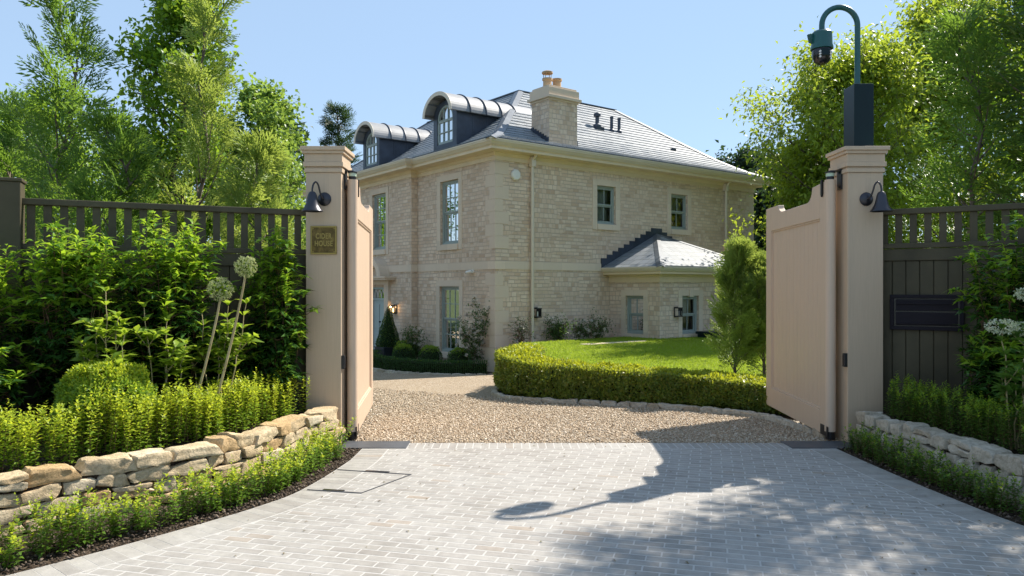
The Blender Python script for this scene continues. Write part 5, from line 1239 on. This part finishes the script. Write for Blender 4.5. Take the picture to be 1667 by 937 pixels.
def rosebush(x, y, z, w_, d_, h, n, nf, label, open_=0, seed=1, cat='rose bush', leafsz=.055):
    r = np.random.default_rng(seed); root = empty('rose_bush', (x, y, z), label, cat)
    segs = []; tips = []
    ns = 8
    for k in range(ns):
        p = np.array([r.normal(0, .04), r.normal(0, .04), 0.]); tgt = np.array([r.uniform(-w_, w_), r.uniform(-d_, d_), h * r.uniform(.6, 1)]); prev = p
        for j in range(1, 8):
            f = j / 7; q = np.array([tgt[0] * f ** 1.4, tgt[1] * f ** 1.4, tgt[2] * f]) + r.normal(0, .02, 3); segs.append([*prev, *q, .008 * (1.2 - f), .008 * (1.05 - f)]); prev = q
            if j > 1:
                for e in range(3):
                    q2 = q + r.normal(0, .12, 3) * np.array([1, .7, .8]); segs.append([*q, *q2, .004, .002]); tips.append(q2); tips.append((q + q2) / 2)
    tubes_obj('stems', segs, M['twig'], root); T = np.array(tips)
    i = r.integers(0, len(T), n); P = T[i] + r.normal(0, .035 + .03 * (1 - open_), (n, 3)); A = r.normal(0, 1, (n, 3)); N = r.normal(0, .6, (n, 3)); N[:, 2] += 1
    leaf_obj('foliage', P, A, N, leafsz * r.uniform(.7, 1.2, n), leafsz * .6, M['lf_rose'], root)
    i = r.integers(0, len(T), nf); C = T[i] + r.normal(0, .03, (nf, 3)) + np.array([0, -.02, .03]); k = 14
    P = np.repeat(C, k, 0); A = r.normal(0, 1, (nf * k, 3)); A[:, 2] += .35; N = -A + r.normal(0, .5, A.shape); N[:, 2] += .6
    leaf_obj('blooms', P, A, N, .055, .055, M['petal'], root, fold=-.25); return root
def hx(x, y): v = hw(x, y); return v.x, v.y
rosebush(*hx(-.40, 3.35), bz, .30, .22, 1.10, 1500, 26, 'white flowering rose bush left of the ground floor window', seed=3)
rosebush(*hx(-.30, .62), bz, .62, .25, 1.75, 2200, 60, 'tall loose climbing rose with cream blooms at the house corner', open_=1, seed=11, cat='climbing rose')
rosebush(*hx(1.75, -.35), .15, .34, .2, .50, 1300, 4, 'dark leafy rose at the foot of the side wall beside the lantern', seed=5)
rosebush(*hx(2.45, -.55), .15, .40, .2, .36, 800, 46, 'low pink and cream flowering rose at the foot of the side wall', seed=6)
rosebush(*hx(3.0, -.5), .15, .26, .2, .50, 800, 16, 'small pale flowering rose nearest the low extension', seed=8)
rosebush(*hx(.55, -.35), .0, .25, .15, .75, 240, 3, 'sparse young rose at the side wall by the downpipe', open_=1, seed=9)

# laurels along the fences: stems with whorls of long leaves
def laurel(x, y, z, r, h, label, seed, nst=46, dens=1.0, bare=.22, newtop=.5, spread=1.0, leaf=.118, group=None):
    g = np.random.default_rng(seed); root = empty('laurel_shrub', (x, y, z), label, 'shrub', group=group); segs = []; LP = [[], []]
    def put(P, A, N, L, new): LP[new].append((P, A, N, L))
    for k in range(nst):
        a = g.uniform(0, 6.283); rr = r * math.sqrt(g.uniform(0, 1)); hh = h * (g.uniform(.35, 1.0) if k % 3 else g.uniform(.8, 1.02)) * (1 - .16 * (rr / r) ** 2)
        tgt = np.array([math.cos(a) * rr, math.sin(a) * rr * .8, hh]); b0 = np.array([tgt[0] * .25, tgt[1] * .25, 0.]); prev = b0; J = 9
        new = hh > h * .70 or g.uniform() < .22
        for j in range(1, J + 1):
            f = j / J; q = b0 + (tgt - b0) * np.array([f ** 1.3, f ** 1.3, f]) + g.normal(0, .012, 3) * (f < 1)
            segs.append([*prev, *q, .007 * (1.25 - f), .007 * (1.25 - f - 1 / J)])
            if f > bare:
                m_ = int(round((5 if f < .85 else 13) * dens))
                for e in range(m_):
                    az = g.uniform(0, 6.283); el = g.uniform(-.25, .5) if f < .85 else g.uniform(.05, 1.0)
                    A = np.array([math.cos(az) * math.cos(el), math.sin(az) * math.cos(el), math.sin(el)]); N = np.array([-math.cos(az) * math.sin(el), -math.sin(az) * math.sin(el), math.cos(el)]) + g.normal(0, .25, 3)
                    put(prev + (q - prev) * g.uniform(0, 1), A, N, leaf * g.uniform(.65, 1.15) * (1 if f < .97 else .8), int(new and f > 1 - newtop * .42))
            prev = q
        for e in range(4 if hh > .45 * h else 2):    # side shoots ending in a whorl
            az = g.uniform(0, 6.283); fz = g.uniform(.3, .92); s0 = b0 + (tgt - b0) * np.array([fz ** 1.3, fz ** 1.3, fz]); e_ = s0 + np.array([math.cos(az), math.sin(az), g.uniform(.2, .7)]) * r * g.uniform(.3, .55) * spread; segs.append([*s0, *e_, .004, .002])
            nw = int(new and fz > .62)
            for t in range(int(15 * dens)):
                az2 = g.uniform(0, 6.283); el = g.uniform(-.15, .75); A = np.array([math.cos(az2) * math.cos(el), math.sin(az2) * math.cos(el), math.sin(el)]); put(s0 + (e_ - s0) * min(1, g.uniform(.5, 1.3)), A, np.array([-math.cos(az2) * math.sin(el), -math.sin(az2) * math.sin(el), math.cos(el)]) + g.normal(0, .25, 3), leaf * g.uniform(.6, 1.05), nw if g.uniform() < .7 else 0)
    tubes_obj('stems', segs, M['twig'], root, n=4)
    for nm, lst, mt in (('foliage', LP[0], 'lf_laurel'), ('new_shoots', LP[1], 'lf_laurelnew')):
        if lst: P, A, N, L = (np.array([t[i] for t in lst]) for i in range(4)); leaf_obj(nm, P, A, N, L, L * .36, M[mt], root, droop=.30, fold=.22)
    return root
laurel(-3.62, 6.12, .28, .44, 1.80, 'bushy laurel with lime topped shoots in front of the fence, beside the thick post', 21, 64)
laurel(-2.98, 6.40, .28, .42, 1.92, 'tallest laurel with lime topped shoots in front of the trellis fence', 22, 60)
laurel(-2.22, 6.98, .28, .29, 1.78, 'narrow laurel with lime shoots between the alliums and the nameplate pillar', 23, 46, bare=.08)
laurel(-4.28, 5.86, .28, .34, 1.72, 'laurel cut off by the left edge in front of the thick fence post', 24, 34)
laurel(-4.02, 5.5, .28, .36, .80, 'low dark laurel in the corner behind the box ball', 25, 30, newtop=.25)
laurel(-3.42, 6.2, .28, .40, .75, 'low dark laurel between the box ball and the hydrangeas', 27, 30, newtop=.2)
laurel(-2.62, 6.72, .28, .34, .85, 'low dark laurel behind the allium stalks', 26, 30, newtop=.25)
laurel(4.32, 6.30, .28, .46, 1.86, 'shaded laurel climbing the fence right of the letterbox', 31, 60, newtop=.12)
laurel(4.86, 5.9, .28, .45, 1.95, 'shaded laurel cut off by the right edge', 33, 44, newtop=.12)
laurel(4.02, 6.15, .28, .26, .90, 'low shaded laurel under the letterbox side of the hydrangea', 32, 24, newtop=.1)

# hydrangeas and alliums
def hydrangea(x, y, z, stems, label, seed, mat='lf_hydr', leaf=.10, heads=0):
    g = np.random.default_rng(seed); root = empty('hydrangea', (x, y, z), label, 'hydrangea'); segs = []; L_ = []; hd = []
    for (dx, dy, h, side) in stems:
        b0 = np.array([dx * .35, dy * .35, 0.]); tgt = np.array([dx, dy, h]); prev = b0; J = 10
        for j in range(1, J + 1):
            f = j / J; q = b0 + (tgt - b0) * np.array([f ** 1.2, f ** 1.2, f]) + g.normal(0, .006, 3); segs.append([*prev, *q, .0058 * (1.3 - .7 * f), .0058 * (1.3 - .7 * f - .05)])
            if f > .42:
                for e in range(5):
                    az = j * 1.57 + e * 2.1 + g.normal(0, .3); el = .2 + .5 * f + g.normal(0, .15); A = np.array([math.cos(az) * math.cos(el), math.sin(az) * math.cos(el), math.sin(el)])
                    N = np.array([-math.cos(az) * math.sin(el), -math.sin(az) * math.sin(el), math.cos(el)]) + g.normal(0, .15, 3); L_.append((q, A, N, leaf * g.uniform(.7, 1.15) * (1.1 - .35 * f)))
            prev = q
        for e in range(side):
            az = g.uniform(0, 6.28); f = g.uniform(.55, .75); s0 = b0 + (tgt - b0) * f; e_ = s0 + np.array([math.cos(az) * .13, math.sin(az) * .13, .13]); segs.append([*s0, *e_, .003, .002])
            for t in range(15):
                az2 = g.uniform(0, 6.28); el = g.uniform(.0, .9); L_.append((s0 + (e_ - s0) * g.uniform(.4, 1), np.array([math.cos(az2) * math.cos(el), math.sin(az2) * math.cos(el), math.sin(el)]), np.array([0, 0, 1]) + g.normal(0, .3, 3), leaf * g.uniform(.6, .95)))
        hd.append(tgt)
    tubes_obj('stems', segs, M['stem'], root); P, A, N, L = (np.array([t[i] for t in L_]) for i in range(4)); leaf_obj('foliage', P, A, N, L, L * .42, M[mat], root, droop=.22, fold=.22)
    if heads:
        C = np.array(hd[:heads]); k = 380; P = np.repeat(C, k, 0) + unit(g.normal(0, 1, (len(C) * k, 3))) * np.array([.125, .10, .055]) * g.uniform(.75, 1, (len(C) * k, 1)) + np.array([0, 0, .03])
        A = g.normal(0, 1, P.shape); A[:, 2] += .3; leaf_obj('flower_heads', P, A, g.normal(0, .5, P.shape) + np.array([0, 0, 1.]), .017, .014, M['panicle'], root)
    return root
hydrangea(-3.12, 5.72, .28, [(.0, .0, 1.20, 3), (-.12, .05, .92, 3), (.15, -.02, .86, 2), (-.2, 0, .80, 2), (.06, .05, .98, 2)], 'lime leaved hydrangea standing behind the box ball', 41, leaf=.14)
hydrangea(-2.80, 5.98, .28, [(-.16, .0, 1.06, 3), (.02, .02, .86, 3), (.16, .04, .76, 2), (-.02, .08, .95, 2)], 'lime leaved hydrangea with one tall shoot between box ball and alliums', 42, leaf=.14)
hydrangea(-2.54, 6.32, .28, [(-.10, .0, 1.0, 3), (.12, .02, 1.06, 3), (.28, .02, 1.08, 3), (-.24, .03, .84, 2), (.05, .0, .82, 2)], 'lime leaved hydrangea tangled behind the allium stalks', 43, leaf=.14)
hydrangea(3.76, 5.55, .28, [(-.10, .0, .90, 1), (.10, .04, .88, 1), (.06, -.1, 1.15, 1), (-.03, .12, .55, 2), (.0, 0, .5, 2)], 'shaded hydrangea with white flower heads right of the letterbox', 44, mat='lf_hydrdark', leaf=.14, heads=3)
def allium(x, y, z, top, label, seed, r=.072):
    g = np.random.default_rng(seed); root = empty('allium', (x, y, z), label, 'allium', group='two tall alliums behind the hedge'); t = np.array(top); J = 8
    pts = [tuple(t * (k / J) + np.array([.02 * math.sin(k / J * 3), 0, 0])) for k in range(J + 1)]; pts[-1] = tuple(t)
    m = MB(); m.tube(pts, [.012 - .003 * k / J for k in range(J + 1)], 10); m.build('stem', M['stem'], root, smooth=True)
    c = np.array(pts[-1]) + np.array([0, 0, r * .75]); n = 190; d = unit(g.normal(0, 1, (n, 3))); rr = r * g.uniform(.88, 1.04, n)
    tubes_obj('flower_stalk', np.concatenate([np.repeat(c[None], n, 0), c + d * rr[:, None], np.full((n, 1), .0011), np.full((n, 1), .0008)], 1), M['lf_hydr'], root, n=3)
    k = 7; P = np.repeat(c + d * rr[:, None], k, 0) + g.normal(0, .003, (n * k, 3)); A = np.repeat(d, k, 0) * .5 + g.normal(0, 1, P.shape); leaf_obj('flower_head', P, A, np.repeat(d, k, 0), .013, .007, M['allium'], root)
allium(-2.66, 6.02, .28, (.30, .0, 1.14), 'lower leaning allium head, the shorter of two beside the pillar', 51, .095)
allium(-2.50, 6.06, .28, (.32, .02, 1.33), 'taller leaning allium head, nearer the nameplate pillar', 52, .086)

# ================================================================== TREES
def deciduous(x, y, z, h, r, label, seed, mat, n_limb=26, z0=.12, leaf=.09, wid=.55, per=34, shape='ovoid', trunk_r=.07, cat='tree', name='deciduous_tree', droop=0.2, subs=8, elev=(.2, .9), group=None, jit=.10):
    g = np.random.default_rng(seed); root = empty(name, (x, y, z), label, cat, group=group); segs = []; tw = []
    J = 14; tp = [np.array([0, 0, -.1])]
    for j in range(1, J + 1): tp.append(np.array([g.normal(0, .025 * h / 6) * j ** .5, g.normal(0, .025 * h / 6) * j ** .5, h * .97 * j / J]))
    for j in range(J): segs.append([*tp[j], *tp[j + 1], trunk_r * (1 - j / J * .92), trunk_r * (1 - (j + 1) / J * .92)])
    def env(f):
        if shape == 'ovoid': return math.sin(min(1, max(0, (f - z0 + .06) / (1.06 - z0))) * math.pi) ** .6
        if shape == 'cone': return (1 - f) ** .75 * 1.0 + .08
        if shape == 'column': return .95 if f < .7 else .95 * (1 - (f - .7) / .33)
        return 1
    for k in range(n_limb):
        f = z0 + (1 - z0) * (k + .5) / n_limb * .97; az = k * 2.399 + g.normal(0, .35); L = max(.12, r * env(f) * g.uniform(.72, 1.12)); el = elev[0] + (elev[1] - elev[0]) * f + g.normal(0, .12)
        s0 = np.array([np.interp(f * h * .97, [t[2] for t in tp], [t[i] for t in tp]) for i in range(3)]); s0[2] = f * h * .97; d = np.array([math.cos(az) * math.cos(el), math.sin(az) * math.cos(el), math.sin(el)]); pts = [s0]
        for j in range(1, 6): d = d + g.normal(0, .10, 3) + np.array([0, 0, .03]); d /= np.linalg.norm(d); pts.append(pts[-1] + d * L / 5)
        lr = trunk_r * .42 * (1 - f * .6)
        for j in range(5): segs.append([*pts[j], *pts[j + 1], lr * (1 - j / 5.5), lr * (1 - (j + 1) / 5.5)])
        for e in range(subs):
            t = g.uniform(.22, 1.0); i = min(4, int(t * 5)); q = pts[i] + (pts[i + 1] - pts[i]) * (t * 5 - i); d2 = d + g.normal(0, .75, 3); d2[2] += .1; d2 /= np.linalg.norm(d2); l2 = L * g.uniform(.22, .42) * (1.15 - .5 * t) + .08; e2 = q + d2 * l2; segs.append([*q, *e2, lr * .35, .003]); tw.append((q + d2 * l2 * .2, e2))
        tw.append((pts[3], pts[5]))
    tubes_obj('trunk', segs, M['bark'], root, n=6); T0 = np.array([t[0] for t in tw]); T1 = np.array([t[1] for t in tw]); n = len(tw) * per
    i = np.repeat(np.arange(len(tw)), per); f = g.uniform(0, 1.05, n)[:, None]; P = T0[i] + (T1[i] - T0[i]) * f + g.normal(0, jit, (n, 3)); dd = unit(T1[i] - T0[i])
    A = dd * .5 + g.normal(0, .7, (n, 3)); A[:, 2] -= droop; N = g.normal(0, .55, (n, 3)); N[:, 2] += 1
    l_ = leaf * g.uniform(.65, 1.2, n); leaf_obj('crown', P, A, N, l_, l_ * wid, M[mat], root, droop=.2, fold=.18); return root
def thuja(x, y, z, h, r, label, seed, mat, n_limb=70, f0=.04, spray=.20, fingers=11, trunk_r=.05, cat='conifer', name='conifer_tree', elev=(.25, 1.0), subs=9, fw=.23, lets=5, shape=.95, group=None, gap=1.0):
    """feathery conifer: limbs carrying flat, fern-like sprays"""
    g = np.random.default_rng(seed); root = empty(name, (x, y, z), label, cat, group=group); segs = []; S = []
    J = 10; tp = [np.array([g.normal(0, .012) * j, g.normal(0, .012) * j, h * j / J - (.1 if j == 0 else 0)]) for j in range(J + 1)]
    for j in range(J): segs.append([*tp[j], *tp[j + 1], trunk_r * (1 - j / J * .93), trunk_r * (1 - (j + 1) / J * .93)])
    for k in range(n_limb):
        f = f0 + (1 - f0) * ((k + g.uniform(0, 1)) / n_limb) ** .9 * .98; az = k * 2.399 + g.normal(0, .4); L = r * ((1 - f) ** shape * .95 + .10) * g.uniform(.65, 1.25); el = elev[0] + (elev[1] - elev[0]) * f + g.normal(0, .14)
        s0 = np.array([np.interp(f * h, [t[2] for t in tp], [t[i] for t in tp]) for i in range(3)]); s0[2] = f * h; d = np.array([math.cos(az) * math.cos(el), math.sin(az) * math.cos(el), math.sin(el)]); pts = [s0]
        for j in range(1, 6): d = d + np.array([0, 0, .11]) + g.normal(0, .05, 3); d /= np.linalg.norm(d); pts.append(pts[-1] + d * L / 5)
        lr = trunk_r * .3
        for j in range(5): segs.append([*pts[j], *pts[j + 1], lr * (1 - j / 5.4), lr * (1 - (j + 1) / 5.4)])
        up = np.array([0, 0, 1.]) + g.normal(0, .3, 3)
        for e in range(subs + 1):
            t = .22 + .78 * (e + g.uniform(0, .6)) / (subs + .6) if e < subs else 1.0; t = min(t, .995); i = min(4, int(t * 5)); q = pts[i] + (pts[i + 1] - pts[i]) * (t * 5 - i); ax = pts[i + 1] - pts[i]; ax = ax / np.linalg.norm(ax); sd = np.cross(ax, up); sd /= np.linalg.norm(sd)
            d2 = ax if e == subs else ax * .75 + sd * (1 if e % 2 else -1) * g.uniform(.5, 1.0) + g.normal(0, .12, 3); d2 = d2 / np.linalg.norm(d2); l2 = spray * g.uniform(.75, 1.35) * (1.15 - .35 * t); S.append((q, d2, np.cross(sd, ax) + g.normal(0, .25, 3), l2))
    tubes_obj('trunk', segs, M['bark'], root, n=6)
    q, d, u, l = (np.array([s_[i] for s_ in S]) for i in range(4)); d = unit(d); sd = unit(np.cross(d, u)); u = np.cross(sd, d); n = len(S); P, A, N, LL = [], [], [], []
    for k in range(fingers):
        t = (k + .5) / fingers; sg = 1 if k % 2 else -1; last = k == fingers - 1
        P.append(q + d * (l * t * .95)[:, None] - np.array([0, 0, 1]) * (l * t * t * .16)[:, None]); a = d * (1.0 if not last else 1.2) + sd * sg * (.72 if not last else .05) + g.normal(0, .07, (n, 3)); A.append(a); N.append(u + g.normal(0, .10, (n, 3))); LL.append(l * (.58 * (1 - t) + .12) * g.uniform(.85, 1.15, n))
    P, A, N, LL = np.concatenate(P), unit(np.concatenate(A)), np.concatenate(N), np.concatenate(LL); S2 = unit(np.cross(A, N)); n2 = len(P); PP, AA, NN, L3 = [], [], [], []
    for k in range(lets):
        t = (k + .4) / lets; sg = 1 if k % 2 else -1; last = k == lets - 1
        PP.append(P + A * (LL * t * .92)[:, None] - np.array([0, 0, 1]) * (LL * t * t * .12)[:, None]); AA.append(A * (1.0 if not last else 1.4) + S2 * sg * (.40 if not last else .05) + g.normal(0, .08, (n2, 3))); NN.append(N + g.normal(0, .18, (n2, 3))); L3.append(np.maximum(LL * (.46 - .14 * t), .035) * g.uniform(.8, 1.2, n2))
    P, A, N, LL = np.concatenate(PP), np.concatenate(AA), np.concatenate(NN), np.concatenate(L3); leaf_obj('crown', P, A, N, LL, LL * fw + .004, M[mat], root, droop=.15, fold=.12, simple=True); return root

# left of the drive, beyond the fence
thuja(-6.05, 10.0, -.1, 6.4, 1.5, 'feathery green conifer with a pale straight trunk above the fence at far left', 61, 'lf_thuja', 40, spray=.44, fingers=9, elev=(.4, 1.0), subs=7)
thuja(-4.15, 10.0, -.1, 5.55, 1.2, 'slim pale lime conifer with a bare trunk nearest the nameplate pillar side', 62, 'lf_thujalime', 32, spray=.40, fingers=9, elev=(.5, 1.05), subs=6)
deciduous(-5.0, 11.2, -.2, 6.9, .88, 'upright hornbeam with toothed bright leaves between the two feathery conifers', 63, 'lf_horn', 52, leaf=.105, wid=.6, shape='column', per=38, elev=(.1, .95), jit=.12)
deciduous(-5.0, 15.0, -.4, 5.9, 1.35, 'round topped fresh green tree left of the nameplate pillar top', 64, 'lf_pale', 38, leaf=.11, wid=.75, per=44, elev=(.3, .9), jit=.14)
deciduous(-6.4, 15.0, -.4, 5.4, 1.3, 'lower fresh green tree behind the hornbeam', 65, 'lf_pale', 28, leaf=.11, wid=.7, per=30, jit=.15)
thuja(-7.4, 11.0, -.2, 4.3, 1.2, 'dark feathery conifer at the left edge behind the fence', 66, 'lf_thuja', 36, spray=.42, fingers=9, subs=7)
thuja(-4.9, 9.2, -.1, 3.6, 1.0, 'short bushy conifer just behind the trellis under the hornbeam', 67, 'lf_thuja', 38, spray=.36, fingers=8, elev=(.1, .9))
thuja(-3.25, 9.3, -.1, 3.4, .8, 'short lime conifer just behind the trellis next to the pillar', 68, 'lf_thujalime', 32, spray=.36, fingers=8, elev=(.2, .9))
deciduous(-9.2, 14.5, -.4, 5.6, 1.8, 'broad green tree far left behind the dark conifer', 69, 'lf_horn', 30, leaf=.12, per=34, jit=.16)
deciduous(-4.1, 12.4, -.2, 3.9, 1.0, 'small pale leaved tree low behind the fence beside the pillar', 70, 'lf_pale', 26, leaf=.09, per=30, jit=.12)
thuja(-9.6, 41, -.7, 12.2, 2.3, 'tall dark fir far off behind the house dormers', 71, 'lf_far', 60, spray=.8, fingers=9, trunk_r=.2, elev=(-.1, .5))
deciduous(-14, 44, -.7, 11.5, 3.6, 'far dark broadleaf tree left of the distant fir', 72, 'lf_far', 26, leaf=.4, per=30, jit=.4, trunk_r=.2)
# right of the drive
deciduous(9.0, 20.2, 0.0, 7.5, 2.85, 'yellow green tree arching over the gate leaf beside the house', 81, 'lf_acer', 56, leaf=.165, wid=.45, per=40, jit=.24, subs=12, droop=.5, trunk_r=.1, z0=.2, elev=(.15, .9))
deciduous(13.4, 22.6, 0.0, 9.8, 3.3, 'taller yellow green tree behind the camera pole', 82, 'lf_acer', 66, leaf=.19, wid=.45, per=50, jit=.3, subs=12, droop=.5, trunk_r=.12, elev=(.15, .95))
deciduous(8.6, 21.4, 0.0, 5.6, 1.6, 'small yellow green tree whose branches cross the end of the house', 83, 'lf_acer', 30, leaf=.18, wid=.45, per=36, jit=.2, droop=.5, z0=.3)
thuja(5.75, 9.3, -.1, 5.0, 1.15, 'blue green feathery conifer behind the camera post pillar', 84, 'lf_thuja', 54, spray=.46, fingers=9, subs=6, lets=3, elev=(.1, .9))
thuja(6.35, 8.3, -.1, 7.6, 1.5, 'large dark conifer with drooping sprays behind the letterbox fence', 85, 'lf_thujadeep', 76, spray=.60, fingers=9, subs=6, lets=3, fw=.24, elev=(.05, .8), trunk_r=.08)
thuja(7.9, 8.0, -.1, 8.4, 1.6, 'large dark conifer at the right edge of the view', 86, 'lf_thujadeep', 76, spray=.60, fingers=9, subs=6, lets=3, fw=.24, elev=(.05, .8), trunk_r=.09)
deciduous(8.0, 10.0, -.1, 7.6, 1.5, 'bright leaved tree poking above the dark conifers', 87, 'lf_horn', 34, leaf=.17, wid=.5, per=30, jit=.14)
# upright conifers on the lawn
thuja(3.40, 11.3, .1, 1.95, .52, 'upright bright green conifer on the lawn edge with an open pointed top', 91, 'lf_thujalime', 92, spray=.22, fingers=7, lets=4, fw=.24, elev=(.55, 1.2), trunk_r=.025, cat='conifer', name='upright_conifer', shape=.45)
thuja(3.86, 11.35, .1, 1.75, .40, 'upright bright green conifer half hidden by the shaded gate leaf', 92, 'lf_thujalime', 88, spray=.22, fingers=7, lets=4, fw=.24, elev=(.55, 1.2), trunk_r=.025, cat='conifer', name='upright_conifer', shape=.45)
# garden trees beyond the front of the house
deciduous(-17.5, 28.5, -.5, 7.4, 2.4, 'green tree across the forecourt from the front door', 73, 'lf_horn', 34, leaf=.2, per=36, jit=.25, trunk_r=.12, z0=.08)
deciduous(-22, 30, -.5, 8.8, 3.0, 'taller green tree at the far side of the forecourt', 74, 'lf_horn', 34, leaf=.22, per=36, jit=.3, trunk_r=.14, z0=.08)
deciduous(-18.5, 36, -.5, 8.8, 3.0, 'green tree far down the forecourt beyond the front of the house', 75, 'lf_horn', 34, leaf=.22, per=36, jit=.3, trunk_r=.14, z0=.08)
# far wood beyond the house
for i, (x, y, h, r, lb) in enumerate(((19.2, 62, 12.6, 4.2, 'distant dark tree past the right end of the roof'), (23.5, 64, 13.2, 4.5, 'distant dark tree behind the yellow green branches'), (16.5, 60, 11.2, 3.6, 'distant dark tree just above the end of the eaves'))):
    deciduous(x, y, -.8, h, r, lb, 95 + i, 'lf_far', 30, leaf=.5, per=40, jit=.5, trunk_r=.25, z0=.1)
thuja(9.2, 24.5, -.3, 4.4, 1.2, 'dark conifer standing past the right end of the stone house', 99, 'lf_thujadeep', 60, spray=.5, fingers=10)
